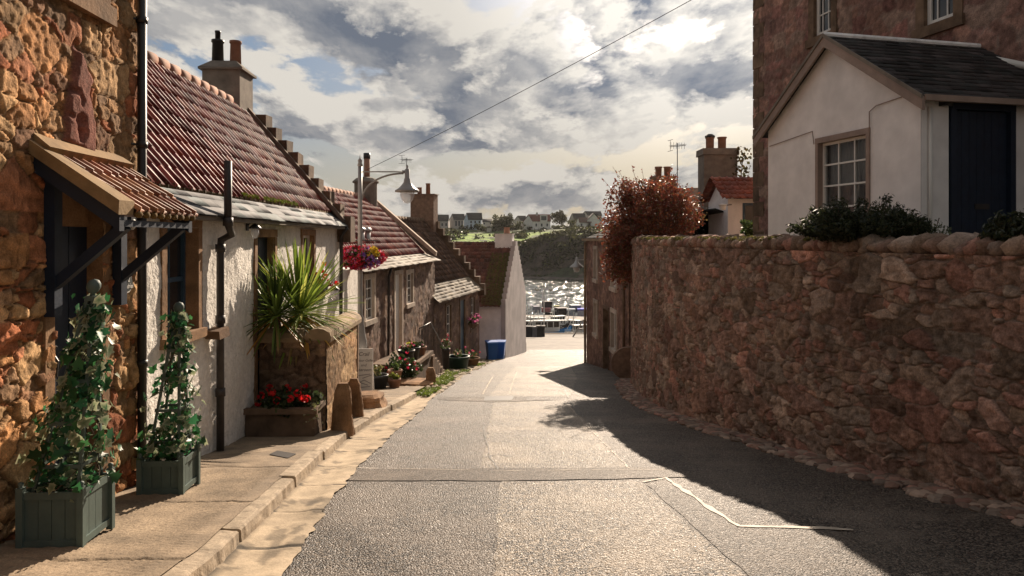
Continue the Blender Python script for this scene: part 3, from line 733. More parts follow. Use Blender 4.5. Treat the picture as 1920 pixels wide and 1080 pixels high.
# ---- near stone house
H1 = rowthing('stone_house', 'orange sandstone rubble house at the near left with tiled door canopy', 'house', 3, -2.4)
dz0 = -2.25
hole = [(5.54, 6.22, -3.2, .42), (5.2, 6.18, 2.05, 3.6)]
wall_plane('wall', 2.6, 6.93, -2.9, 3.6, hole, .0115, look_sand, M['sand'], H1, zres=.0145)
MB().box(-5, -.06, 6.86, 6.9, -3, 3.6).box(-5, -4.9, 0, 6.9, -3, 3.6).build('side_wall', M['farstone'], H1)
surround(H1, 5.54, 6.22, -2.4, .42, .12, .13, .035, 'dress', False, 'door_surround')
door(H1, 5.54, 6.22, -2.3, .1, -.10, 'navy'); MB().box(-.14, -.085, 5.54, 6.22, .1, .42).build('lintel_panel', M['dress'], H1)
m = MB(); m.tube([(-.10, 5.68, -1.15), (-.04, 5.68, -1.1), (-.03, 5.68, -.98), (-.07, 5.68, -.92), (-.04, 5.68, -.86)], .012, 7); m.build('door_knocker', M['blacki'], H1)
MB().box(-.25, .12, 5.5, 6.25, -2.32, -2.15, j=.01).build('doorstep', M['dress'], H1)
surround(H1, 5.2, 6.18, 2.05, 3.6, .16, .3, .04, 'dress', True); sash(H1, 5.2, 6.18, 2.05, 3.6, -.2, 4, 3)
# gutter pipe
m = MB(); m.tube([(.075, 6.84, -3.2), (.075, 6.84, 3.5)], .042, 12)
for z in (-1.2, .9, 2.1): m.tube([(.075, 6.84, z-.03), (.075, 6.84, z+.03)], .052, 12); m.bar((.075, 6.84, z), (-.02, 6.72, z), .015, .02)
m.build('drainpipe', M['blacki'], H1, True)
# canopy
CP = MB(); cy0, cy1, cu, zt, zl = 5.3, 6.56, .66, .66, .20
CP.obox(((cu)/2, cy0+.02, (zt+zl)/2-.07), (cu/2, 0, (zl-zt)/2), (0, .035, 0), (0, 0, .075)); CP.obox((cu/2, cy1-.02, (zt+zl)/2-.07), (cu/2, 0, (zl-zt)/2), (0, .035, 0), (0, 0, .075))
CP.box(cu-.05, cu, cy0+.06, cy1-.06, zl-.11, zl-.06); cn = CP.build('canopy', M['navy'], H1)
m = MB(); m.obox((cu/2, (cy0+cy1)/2, (zt+zl)/2-.02), (cu/2, 0, (zl-zt)/2), (0, (cy1-cy0)/2, 0), (0, 0, .015)); m.build('canopy_board', M['barge'], cn)
u = Vector((-cu, 0, zt-zl)); tile_slope('canopy_tiles', (cu+.03, cy0+.16, zl+.0), (0, 1, 0), u, cy1-cy0-.1, u.length*.98, .125, .24, .032, .02, [(.42, .17, .07), (.34, .12, .06), (.46, .22, .10), (.36, .16, .09)], cn, 5, sub=12)
m = MB()
for k in range(9):
    y = cy0+.16+.1+k*.125; m.rock((cu+.02, y-.03, zl-.012), .03, .045, .028, (.5, .42, .2), 8, 0, .2)
m.build('eave_mortar', M['cream'], cn, True)
m = MB(); m.obox((cu/2-.02, cy0+.05, (zt+zl)/2+.05), (cu/2+.04, 0, (zl-zt)/2*1.06), (0, .115, 0), (0, 0, .05), (.9, .85, .7), .012); m.build('verge_stone', M['cream'], cn)
m = MB(); m.obox((.05, (cy0+cy1)/2, zt+.04), (.07, 0, -.05), (0, (cy1-cy0)/2, 0), (.02, 0, .035), (1, .9, .7), .012); m.build('flashing_stone', M['cream'], cn)
for yb in (cy0+.16, cy1-.12):
    m = MB(); m.box(.03, .11, yb-.05, yb+.05, -.60, .46); m.bar((.08, yb, -.36), (cu-.04, yb, .10), .075, .075); m.build('bracket', M['navy'], cn)
# bulkhead light under the canopy
bl = thing('wall_lamp', 'small white bulkhead lamp under the tiled door canopy', 'lamp', xform(H1, (.05, 6.62, .08)), AL)
m = MB(); m.box(-.04, .06, -.05, .05, .09, .12); m.build('lamp_cap', M['blacki'], bl); MB().lathe([(.03, .0), (.045, .02), (.05, .09), (.04, .1)], (.02, 0, 0), 12).build('lamp_glass', M['wpaint'], bl, True)
# house plaque
plq = thing('house_plaque', 'round dark house plaque with white number and name on the orange stone wall', 'sign', xform(H1, (.07, 6.535, -.41)), AL)
Rm = Matrix.Rotation(R(90), 3, 'Y')
m = MB(); m.lathe([(0, 0), (.092, 0), (.092, .02), (0, .022)], n=28); m.v = [tuple(Rm @ Vector((p[0], p[1]*1, p[2]))) for p in m.v]; m.build('plaque_rim', M['wpaint'], plq)
m = MB(); m.lathe([(0, .02), (.078, .02), (.078, .028), (0, .03)], n=28); m.v = [tuple(Rm @ Vector(p)) for p in m.v]; m.build('plaque_face', mat('plaque_slate', (.03, .035, .03), .5, 0, 1, 0), plq)
def text(name, body, size, mt, parent, loc, rot, ext=.002, align='CENTER', font=None, shear=0):
    cu_ = bpy.data.curves.new(name, 'FONT'); cu_.body = body; cu_.size = size; cu_.extrude = ext; cu_.align_x = align; cu_.align_y = 'CENTER'; cu_.shear = shear; cu_.resolution_u = 3
    t = bpy.data.objects.new(name, cu_); COL.objects.link(t); bpy.context.view_layer.update()
    me = bpy.data.meshes.new_from_object(t.evaluated_get(bpy.context.evaluated_depsgraph_get())); bpy.data.objects.remove(t)
    Mx = Matrix.Translation(Vector(loc)) @ rot.to_4x4(); me.transform(Mx)
    o = bpy.data.objects.new(name, me); COL.objects.link(o); o.parent = parent; me.materials.clear(); me.materials.append(mt)
    a = me.color_attributes.new('Col', 'FLOAT_COLOR', 'POINT'); a.data.foreach_set('color', np.ones(len(me.vertices)*4)); return o
FX = Matrix(((0, 0, 1), (1, 0, 0), (0, 1, 0)))     # text facing +x, reading along +y
text('number', '2', .075, M['wpaint'], plq, (.032, 0, .035), FX, .002, shear=.2)
text('name', 'Adriel', .062, M['wpaint'], plq, (.032, 0, -.03), FX, .002, shear=.2)
# ---- white cottage
H2 = rowthing('white_cottage', 'long white roughcast cottage with red pantile roof and crow-stepped gable', 'house', 6.95, -2.4)
V0, V1 = 6.95, 16.3
holes = [(7.5, 8.3, -1.05, .12), (10.42, 11.25, -3.4, .02), (12.95, 13.75, -1.1, .06)]
wall_plane('wall', V0, V1, -4.2, .3, holes, .02, look_harl, M['harl'], H2, zres=.022)
surround(H2, *holes[0], .11, .22, .02, 'dress', True); sash(H2, *holes[0], -.16, 2, 2, 'bluep', .05)
surround(H2, 10.42, 11.25, -3.4, .02, .12, .14, .02, 'dress', False, 'door_surround'); door(H2, 10.42, 11.25, -2.9, .02, -.11, 'navy')
surround(H2, *holes[2], .11, .15, .02, 'dress', True); sash(H2, *holes[2], -.10, 2, 2, 'wpaint', .05)
m = MB(); m.obox((.1, 9.0-.35, -1.15), (.09, 0, 0), (0, .16, 0), (0, 0, .05), (.8, .7, .6), .015); m.build('projecting_stone', M['dressdark'], H2)
RX, RZ_ = -2.05, 2.86; TX, TZ = -.14, .56
# slate skirt
A = (0, 1, 0); U = Vector((TX-.24, 0, TZ-.27))
sk = tile_slope('slate_skirt', (.24, V0-.05, .27), A, U, V1-V0-.1, U.length+.06, .34, .2, 0, .006, [(.14, .17, .175), (.21, .21, .215), (.14, .14, .15)], H2, 8, 'slate', sub=2)
U = Vector((RX-TX, 0, RZ_-TZ)); Lu = U.length
rf = tile_slope('roof', (TX, V0, TZ+.02), A, U, V1-.35-V0, Lu, .205, .285, .036, .010, REDPAL, H2, 9, sub=12)
m = MB()
m.box(TX-.02, TX+.012, V0, V1-.4, TZ-.01, TZ+.03, (.42, .36, .2))
for k in range(int((V1-.35-V0)/.205)): m.rock((TX+.0, V0+.205*(k+.3), TZ+.035), .025, .045, .04, (.26, .21, .13), 7, 0, .25)
m.build('eave_mortar', M['cream'], rf, True)
mp = [(TX+.02+random.uniform(-.03, .03), 9.5+random.random()*3.5+0, TZ+.06+random.uniform(-.02, .03)) for i in range(500)]
leaves('roof_moss', [(a, b, c) for a, b, c in mp if vn(b*4, 0, 3) > .45], .05, [(.14, .17, .02), (.2, .22, .04)], rf, M['moss'], aspect=.3)
m = MB()
for k in range(22):
    y = V0+k*.42
    if y < V1-1.4: m.tube([(RX, y, RZ_+.015), (RX, y+.41, RZ_+.03)], [.10, .115], 12, (random.uniform(.8, 1.2),)*3)
m.build('ridge_tiles', M['terra'], rf, True)
MB().prism([(-.06, V0, -4), (-.06, V0, .3), (TX-.02, V0, TZ-.05), (RX, V0, RZ_-.08), (2*RX, V0, .3), (2*RX, V0, -4)], (0, .25, 0)).prism([(2*RX-.02, V0, .3), (RX, V0, RZ_-.03), (RX, V0, RZ_-.1), (2*RX-.1, V0, .2)], (0, V1-V0, 0)).build('gable_wall', M['white'], H2)
MB().box(.02, .2, V0, V1, .21, .255).build('eave_board', M['greyrender'], H2)
gv_ = MB(); gv_.prism([(-.03, V1-.36, -4.2), (-.03, V1-.36, .3), (RX+.0, V1-.36, RZ_+.02), (2*RX, V1-.36, .3), (2*RX, V1-.36, -4.2)], (0, .34, 0)); gw = gv_.build('gable_wall', M['harl'], H2)
m = MB(); m.obox(((TX+RX)/2+.08, V1-.42, (TZ+RZ_)/2+.04), ((TX-RX)/2+.22, 0, -(RZ_-TZ)/2-.22), (0, .09, 0), (.03, 0, .03), (.9, .8, .72), .01); m.build('verge_fillet', M['greyrender'], H2)
m = MB()
for k in range(9):
    t = k/9; x = .20+(RX+.12-.20)*t; z = .24+(RZ_-.05-.24)*t; m.box(x-.32, x+.11, V1-.40, V1+.06, z-.32, z+.25, (random.uniform(.7, 1.1),)*3, .015)
m.build('crow_steps', M['dressdark'], gw)
# chimney
def chimney(H, x0, x1, y0, y1, z0, z1, mt='greyrender', pots=(), cap=.1, flare=.06, sloped=True, name='chimney'):
    m = MB(); m.box(x0, x1, y0, y1, z0, z1, (1, 1, 1), .012); ch = m.build(name, M[mt], H)
    m = MB(); m.box(x0-flare, x1+flare, y0-flare, y1+flare, z1, z1+cap*.4, (1, 1, 1), .008)
    if sloped:
        a = [(x0-flare, y0-flare), (x1+flare, y0-flare), (x1+flare, y1+flare), (x0-flare, y1+flare)]; q = .14
        b = [(x0+q, y0+q), (x1-q, y0+q), (x1-q, y1-q), (x0+q, y1-q)]
        m.add([(x, y, z1+cap*.4) for x, y in a]+[(x, y, z1+cap*1.9) for x, y in b], [(0, 1, 5, 4), (1, 2, 6, 5), (2, 3, 7, 6), (3, 0, 4, 7), (4, 5, 6, 7)])
    m.build('chimney_cap', M[mt], ch)
    for (px_, py_, h, r, mt2, extra) in pots:
        m = MB(); zt_ = z1+(cap*1.6 if sloped else cap*.35); pot(m, (px_, py_, zt_), h, r, r*.9)
        if extra: m.lathe([(r*.45, h), (r*.45, h+.16), (r*.5, h+.16), (r*.5, h+.2), (0, h+.2)], (px_, py_, zt_), 12)
        m.build('chimney_pot', M[mt2], ch, True)
    return ch
def loc_x(px, v): return (px-960)/F*v+3.43+.03*v     # local u of a photo column at depth v
c0, c1 = loc_x(382, 15.3), loc_x(452, 15.3)
chimney(H2, c0, c1, 15.3, 16.1, 2.0, zf(132, 15.3), 'greyrender', [(c0+.22, 15.6, .52, .125, 'blacki', True), (c1-.2, 15.6, .5, .12, 'terra', False)], .12, .07)
# soil pipe with swan neck, and the downpipe at the far corner
m = MB(); vp = vf(413, .09)
m.tube([(.27, vf(427, .27), .93), (.27, vf(427, .27), .17), (.22, vp+.02, .05), (.1, vp, -.02), (.09, vp, -.2), (.09, vp, -4)], .046, 12)
for z in (.2, -.12, -1.0, -1.9): m.tube([(.27 if z > 0 else .09, vf(427, .27) if z > 0 else vp, z-.05), (.27 if z > 0 else .09, vf(427, .27) if z > 0 else vp, z+.05)], .06, 12)
m.build('soil_pipe', M['rusty'], H2, True)
m = MB(); m.tube([(.24, V1-.5, .24), (.1, V1-.45, .05), (.08, V1-.45, -3.9)], .04, 10); m.build('drainpipe', M['rusty'], H2, True)
# low white wing past the gable
H2b = rowthing('white_wing', 'low white roughcast wing beyond the crow-stepped gable', 'wall', V1+.1, -3.8)
wall_plane('wall', V1+.1, 18.6, -4.4, -.75, [], .05, look_harl, M['harl'], H2b); MB().box(-3, -.1, V1+.1, 18.6, -4.4, -.75).build('wing_body', M['white'], H2b)
# wall lanterns on the cottage
def lantern(label, T, p, s=1.0, hang=True):
    L = thing('wall_lantern', label, 'lantern', xform(T, p), AL, 'lanterns on the white cottage')
    m = MB(); m.box(-.12*s, -.10*s, -.035*s, .035*s, -.02*s, .10*s); m.tube([(-.1*s, 0, .06*s), (-.04*s, 0, .12*s), (.0, 0, .085*s)], .009*s, 7); m.build('bracket', M['blacki'], L)
    m = MB(); m.lathe([(.0, .09*s), (.035*s, .075*s), (.095*s, .02*s), (.095*s, .01*s), (.05*s, .012*s)], n=14); m.build('hood', M['blacki'], L, True)
    m = MB(); m.lathe([(.055*s, .01*s), (.058*s, -.06*s), (.03*s, -.13*s), (0, -.135*s)], n=12); m.build('lamp_glass', M['globe'], L, True)
    return L
lantern('dark hooded lantern high on the white wall beside the blue door', H2, (.14, vf(478, .14), zf(430, vf(478, .14))), .95)
L2 = lantern('black lantern low on the white wall behind the spiky palm', H2, (.16, vf(626, .16), zf(545, vf(626, .16))), 1.3)
# ---- brown pantiled house (2)
def slanted(name, label, cat, A_, B_, zb, group=None):
    d = (B_[0]-A_[0], B_[1]-A_[1]); return thing(name, label, cat, (*A_, zb), -math.atan2(d[0], d[1]), group, absz=0), math.hypot(*d)
H3, L3 = slanted('brown_stone_house', 'brown stone house with red pantile roof and stone stair behind the lamp post', 'house', (-4.6, 21.1), (-3.5, 32), -4.4)
ez = -.98; hs = [(.75, 1.65, -2.55, -1.25), (4.2, 5.1, -4.9, -1.3), (5.9, 6.8, -2.5, -1.35)]
wall_plane('wall', -3, L3, -6.4, ez+.1, hs, .06, look_dark(), M['rubble'], H3)
for h in (hs[0], hs[2]): surround(H3, *h, .15, .12, .04, 'margin', True); sash(H3, *h, -.07, 4, 2, 'wpaint', .05)
surround(H3, *hs[1], .15, .12, .05, 'margin', False, 'door_surround'); door(H3, hs[1][0], hs[1][1], -4.3, hs[1][3], -.07, 'wpaint')
D3 = -2.85; R3 = 1.8
U = Vector((-.45-.3, 0, .32)); tile_slope('slate_skirt', (.32, -.3, ez), A, U, L3+.3, U.length, .36, .22, 0, .008, STONESLATE, H3, 18, 'slate', sub=2)
U = Vector((D3+.4, 0, R3-ez-.3)); rf = tile_slope('roof', (-.4, -3, ez+.32), A, U, L3+2.8, U.length, .23, .33, .04, .012, REDPAL, H3, 19, sub=10)
m = MB(); m.obox(((D3-.1)/2+.02, L3-.1, (R3+ez)/2+.24), (-(D3-.3)/2, 0, -(R3-ez-.1)/2), (0, .13, 0), (.02, 0, .09), (.9, .85, .8), .01); m.build('verge_stone', M['margin'], H3)
m = MB(); [m.tube([(D3, y, R3), (D3, y+.41, R3+.02)], [.11, .125], 10) for y in np.arange(-3, L3-1, .42)]; m.build('ridge_tiles', M['terra'], rf, True)
MB().prism([(-.05, L3-.3, -6.8), (-.05, L3-.3, ez), (D3, L3-.3, R3), (2*D3, L3-.3, ez), (2*D3, L3-.3, -6.8)], (0, .28, 0)).prism([(2*D3, -3, ez), (D3, -3, R3-.02), (D3, -3, R3-.1), (2*D3, -3, ez-.1)], (0, L3+2.9, 0)).prism([(-.05, -3, -5), (-.05, -3, ez), (D3, -3, R3-.1), (2*D3, -3, ez), (2*D3, -3, -5)], (0, .28, 0)).build('gable_wall', M['farstone'], H3)
ch = MB(); yc = L3-1.0
ch.lathe([(.0, R3-1), (.50, R3-1), (.50, R3+.62), (.58, R3+.64), (.58, R3+.70), (.42, R3+.84), (.2, R3+.9), (0, R3+.9)], (D3+.0, yc, 0), 14); chm = ch.build('chimney', M['greyrender'], H3)
m = MB(); m.tube([(D3+.05, yc, R3+.85), (D3+.05, yc, R3+1.75)], .13, 12); m.build('chimney_pot', M['terra'], chm, True)
m = MB(); m.tube([(D3+.05, yc, R3+1.70), (D3+.05, yc, R3+1.95)], .15, 12); m.build('pot_cowl', M['blacki'], chm, True)
for yy_ in (3.6, 4.3):
    m = MB(); xx_ = -1.0; zz_ = ez+.95; m.tube([(xx_, yy_, zz_-.3), (xx_, yy_, zz_+.3)], .09, 10); m.lathe([(.15, .28), (.15, .36), (0, .44)], (xx_, yy_, zz_), 10); m.build('roof_vent', M['galv'], H3, True)
m = MB(); m.tube([(.2, 3.1, ez), (.1, 3.1, -1.3), (.08, 3.1, -4.6)], .045, 8); m.build('drainpipe', M['rusty'], H3, True)
# ---- dark roofed house (3)
H4, L4 = slanted('dark_roofed_house', 'brown house with weathered dark tile roof, crow steps and blue door', 'house', (-3.5, 31.7), (-1.85, 40), -6.2)
ez = -2.85; hs = [(1.9, 2.7, -5.0, -3.2), (4.35, 5.3, -7.4, -3.15), (6.5, 7.3, -4.9, -3.2)]
wall_plane('wall', 0, L4, -7.6, ez+.05, hs, .07, look_dark(.4, .24, 33), M['rubble'], H4)
for h in (hs[0], hs[2]): surround(H4, *h, .13, .12, .05, 'dressdark', True); sash(H4, *h, -.07, 4, 2, 'wpaint', .06)
surround(H4, *hs[1], .13, .12, .05, 'dressdark', False, 'door_surround'); door(H4, hs[1][0], hs[1][1], -6.5, hs[1][3], -.04, 'bluep')
D4 = -3.0; R4 = 1.0
U = Vector((-.85, 0, .72)); tile_slope('slate_skirt', (.35, -.2, ez+.0), A, U, L4+.1, U.length, .36, .2, 0, .010, STONESLATE, H4, 28, 'slate', sub=2)
U = Vector((D4+.48, 0, R4-ez-.70)); rf = tile_slope('roof', (-.48, -.2, ez+.74), A, U, L4, U.length, .25, .3, .05, .018, BROWNTILE, H4, 29, sub=8)
MB().prism([(-.05, L4-.3, -7.6), (-.05, L4-.3, ez+.1), (D4, L4-.3, R4), (2*D4, L4-.3, ez), (2*D4, L4-.3, -7.6)], (0, .28, 0)).prism([(2*D4, 0, ez), (D4, 0, R4-.03), (D4, 0, R4-.1), (2*D4, 0, ez-.1)], (0, L4, 0)).prism([(-.05, 0, -7), (-.05, 0, ez), (D4, 0, R4-.1), (2*D4, 0, ez), (2*D4, 0, -7)], (0, .28, 0)).build('gable_wall', M['farstone'], H4)
m = MB()
for k in range(10):
    t = k/10; x = .34+(D4+.35-.34)*t; z = ez+.02+(R4-ez)*t; m.box(x-.38, x+.05, L4-.34, L4+.08, z-.35, z+.32, (random.uniform(.6, 1),)*3, .02)
m.build('crow_steps', M['dressdark'], H4)
chimney(H4, D4-.75, D4+.6, L4-.85, L4-.05, R4-1.0, R4+1.45, 'farstone', [(D4-.35, L4-.45, .4, .13, 'terra', False), (D4+.15, L4-.45, .62, .13, 'terra', False)], .1, .07, False)
m = MB(); [m.tube([(D4, y, R4), (D4, y+.41, R4+.02)], [.11, .125], 10) for y in np.arange(0, L4-1, .42)]; m.build('ridge_tiles', M['dressdark'], rf, True)
# ---- far cottage with the white gable (4)
g4 = Vector((.166, .986)); H5 = thing('gable_cottage', 'cottage at the street foot with brown tile roof and tall white gable', 'house', (-.65, 42, -7.3), math.atan2(-.986, -.166), absz=0)
ez = -4.03; rz5 = -.28; D5 = -4.05
wall_plane('wall', -8, 0, -9.2, ez+.05, [], .12, look_harl, M['white'], H5)
m = MB(); pl = [(.02, .0, -9.5), (.02, .0, ez+.0)]
n = 12
pr = [(0.03, ez+.02)]
for k in range(n):
    t0 = k/n; pr += [(-t0*4.05+.03, ez+.12+t0*(rz5-ez)+.30), (-(k+1)/n*4.05+.03, ez+.12+t0*(rz5-ez)+.30)]
for k in range(n):
    t0 = 1-(k+1)/n; pr += [(-4.05-(k)/n*4.05-.03, ez+.12+t0*(rz5-ez)+.30), (-4.05-(k+1)/n*4.05-.03, ez+.12+t0*(rz5-ez)+.30)]
pr = [(0.03, -9.6)]+pr+[(-8.13, -9.6)]
m.prism([(x, .0, z) for x, z in pr], (0, .28, 0)); m.build('gable_wall', mat('shaded_white_render', (.5, .45, .44), .92, .1, 1.5, .3, 8, dirt=.2), H5)  # white gable toned down to grey: this side's shade is put into the colour
U = Vector((D5-.25, 0, rz5-ez+.05)); rf = tile_slope('roof', (.25, -8, ez), A, U, 8, U.length, .27, .32, .045, .012, [(.20, .085, .055), (.17, .07, .05), (.15, .07, .045)], H5, 39, sub=8)
mp = []
for i in range(2600):
    t = random.random(); y = -random.random()**2*1.2; mp.append((.2+(D5-.2)*t*.8, y, ez+(rz5-ez)*t*.8+.09+random.random()*.02))
leaves('roof_moss', mp, .1, [(.10, .09, .02), (.13, .11, .03)], rf, M['moss'], aspect=.4, nrm=np.array([.6, 0, .7]), spread=.3)
MB().prism([(2*D5, -8, ez), (D5, -8, rz5-.03), (D5, -8, rz5-.1), (2*D5, -8, ez-.1)], (0, 8, 0)).box(2*D5, 2*D5+.2, -8, 0, -9.5, ez).prism([(-.02, -8, -9), (-.02, -8, ez), (D5, -8, rz5-.1), (2*D5, -8, ez), (2*D5, -8, -9)], (0, .2, 0)).build('back_wall', M['white'], H5)
chimney(H5, D5-.35, D5+.45, -1.05, .05, rz5-1.6, rz5+.55, 'white', [(D5+.05, -.35, .42, .2, 'terra', False)], .08, .05, False)
# ================================================================ STREET FURNITURE AND PLANTS, LEFT
def gz(x, y): return float(rz(y))+(.12 if (x < kx(y) and y < 17.5) else 0)
def planter(label, grp, x, y, s, boxh, total, rot, seed, lean=0):
    T = thing('ivy_planter', label, 'planter', (x, y, gz(x, y)+.015), rot, grp)
    h = s/2
    for sx in (-1, 1):
        for sy in (-1, 1):
            bx = MB().box(sx*h-.022, sx*h+.022, sy*h-.022, sy*h+.022, -.03, boxh+.035, j=.001).build('corner_post', M['sage'], T)
            MB().lathe([(0, .075), (.016, .068), (.02, .055), (.014, .04), (.024, .034)][::-1], (sx*h, sy*h, boxh), 10).build('finial', M['sage'], bx, True)
    m = MB(); n = 4; c0 = -h+.022; w_ = (s-.044)/n
    for k in range(n):
        for sy in (-1, 1):
            m.box(c0+k*w_+.002, c0+(k+1)*w_-.002, sy*(h-.012)-.006, sy*(h-.012)+.006, .03, boxh-.02)
            m.box(sy*(h-.012)-.006, sy*(h-.012)+.006, c0+k*w_+.002, c0+(k+1)*w_-.002, .03, boxh-.02)
    for z0, z1 in ((.01, .055), (boxh-.05, boxh)):
        for sy in (-1, 1):
            m.box(c0, -c0, sy*(h-.001)-.009, sy*(h-.001)+.009, z0, z1); m.box(sy*(h-.001)-.009, sy*(h-.001)+.009, c0, -c0, z0, z1)
    m.build('side_panel', M['sage'], T)
    MB().box(-h+.02, h-.02, -h+.02, h-.02, .03, boxh-.045).build('soil', M['soil'], T)
    m = MB(); zt = total-.16; q = h-.045
    for sx in (-1, 1):
        for sy in (-1, 1): m.bar((sx*q, sy*q, boxh-.06), (sx*.02, sy*.02, zt), .022, .022)
    for t in (.12, .34, .56, .76):
        z = boxh+(zt-boxh)*t; e = q*(1-t)+.02*t
        for sy in (-1, 1): m.bar((-e-.01, sy*(e+.01), z), (e+.01, sy*(e+.01), z), .01, .026); m.bar((sy*(e+.01), -e-.01, z), (sy*(e+.01), e+.01, z), .01, .026)
    m.box(-.035, .035, -.035, .035, zt-.02, zt+.015); ob = m.build('obelisk', M['sage'], T)
    m = MB(); m.lathe([(.02, zt+.01), (.015, zt+.03), (.035, zt+.045), (.047, zt+.075), (.045, zt+.10), (.03, zt+.125), (0, zt+.135)], n=16); m.build('ball_finial', M['sage'], ob, True)
    r = np.random.default_rng(seed); n = 900; t = r.random(n)**1.1; ang = r.random(n)*2*np.pi
    # ivy climbs in wandering bands with gaps
    keep = np.array([vn(a*1.3+0, b*7, seed) > .42 for a, b in zip(ang, t)]); t = t[keep]; ang = ang[keep]; n = len(t)
    rad = (q*.98*(1-t)+.05)*(1+.3*r.normal(size=n)); rad += (r.random(n) < .16)*.07
    pts = np.stack([np.cos(ang)*rad, np.sin(ang)*rad, boxh-.02+(zt+.02-boxh)*t+r.normal(0, .02, n)], -1)
    ex = r.normal(size=(90, 3))*np.array([h*.55, h*.55, .035])+np.array([0, 0, boxh+.04]); pts = np.concatenate([pts, ex])
    nr = np.concatenate([np.stack([np.cos(ang), np.sin(ang), .35+0*ang], -1), np.tile([0.1, 0, .8], (90, 1))])
    a = r.random(len(pts))
    for nm, sel, pal, rim in (('ivy_leaves', a < .62, [(.025, .10, .035), (.045, .15, .05), (.018, .065, .025), (.04, .17, .07)], None), ('variegated_leaves', a >= .62, [(.05, .12, .05), (.10, .16, .07)], (.45, .44, .30))):
        leaves(nm, pts[sel], .068, pal, T, seed=seed+(3 if rim else 1), lobed=True, sizevar=.5, nrm=nr[sel]*1.3, rimcol=rim, fold=.25)
    m = MB()
    for k in range(5):
        a0 = r.random()*6.28; pp = []
        for i in range(14):
            t_ = i/13; e = (q*1.1*(1-t_)+.035); pp.append((math.cos(a0+t_*7)*e, math.sin(a0+t_*7)*e, boxh-.05+(zt-boxh)*t_))
        m.tube(pp, .004, 5)
    m.build('ivy_stems', M['bark'], T)
    for o in list(T.children)+list(ob.children):
        if o.name.split('.')[0] in ('obelisk', 'ball_finial', 'ivy_leaves', 'variegated_leaves', 'ivy_stems'):
            for v in o.data.vertices:
                if v.co.z > boxh: v.co.x += lean*(v.co.z-boxh)/(zt-boxh)
    return T
planter('sage green planter with tall ivy obelisk nearest the camera beside the stone house door', 'ivy obelisk planters', -3.17, 5.07, .40, .385, 1.86, .06, 50, .17)
planter('smaller sage green ivy obelisk planter at the corner where orange stone meets white wall', 'ivy obelisk planters', -3.19, 6.62, .37, .31, 1.76, .06, 60, .08)
# manhole lid and stones
struct(MB().add([(p[0], p[1], gz(*p)+.009) for p in (gp(505, 853, .12), gp(540, 860, .12), gp(556, 852, .12), gp(520, 846, .12))], [(0, 1, 2, 3)]).build('drain_lid', M['rusty']))
# raised stone bed
gb = -2.95
BD = rowthing('raised_stone_bed', 'tall stone walled raised bed with rounded coping holding the spiky palm', 'raised bed', 10.55, gb)
b0, b1, bu, bt = 10.55, 13.0, .98, -1.52
BEDPAL = [(.33, .22, .12), (.38, .26, .15), (.28, .18, .10), (.36, .22, .12)]
lk = lambda Y, Z: stone_look(Y, Z, .52, .27, 71, BEDPAL, (.20, .13, .08), .012, .010, .05, .06, .03, lo=.5)
wall_plane('side_wall', b0, b1, -3.6, bt, [], .02, lk, M['sand'], BD, xface=bu)
# end wall facing down to the camera
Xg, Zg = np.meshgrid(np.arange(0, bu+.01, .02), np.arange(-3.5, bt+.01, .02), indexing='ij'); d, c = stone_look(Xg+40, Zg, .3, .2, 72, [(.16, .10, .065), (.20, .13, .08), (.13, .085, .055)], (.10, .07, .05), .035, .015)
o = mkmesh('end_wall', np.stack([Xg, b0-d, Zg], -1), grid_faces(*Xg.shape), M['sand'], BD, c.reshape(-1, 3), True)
MB().box(0, bu-.02, b0+.03, b1-.02, -3.6, bt-.03).build('bed_fill', M['dressdark'], BD)
m = MB(); m.box(-.02, bu+.02, b1-.05, b1+.03, -3.6, bt+.02, j=.01); m.build('corner_pier', M['dressdark'], BD)
m = MB(); n = 4
def cop(x0, y0, x1, y1, k):
    a = Vector((x0, y0, 0)); b = Vector((x1, y1, 0)); d = (b-a).normalized(); s = Vector((-d.y, d.x, 0))
    prof = [(-.19, -.02), (-.20, .05), (-.17, .12), (-.09, .17), (0, .185), (.09, .17), (.17, .12), (.20, .05), (.19, -.02)]
    L_ = (b-a).length/k
    for i in range(k):
        p0 = a+d*(i*L_+.006); p1 = a+d*((i+1)*L_-.006); g = random.uniform(.85, 1.15)
        vs = [p+s*u_+Vector((0, 0, bt+w_))+Vector([random.uniform(-.006, .006)]*3) for p in (p0, p1) for u_, w_ in prof]; q = len(prof)
        m.add(vs, [(j, j+1, j+1+q, j+q) for j in range(q-1)]+[tuple(range(q)), tuple(range(2*q-1, q-1, -1)), (0, q, 2*q-1, q-1)], (g, g, g))
cop(bu-.12, b0-.02, bu-.12, b1+.05, 4); cop(.0, b0+.12, bu-.32, b0+.12, 2)
m.build('coping', M['cream'], BD, False)
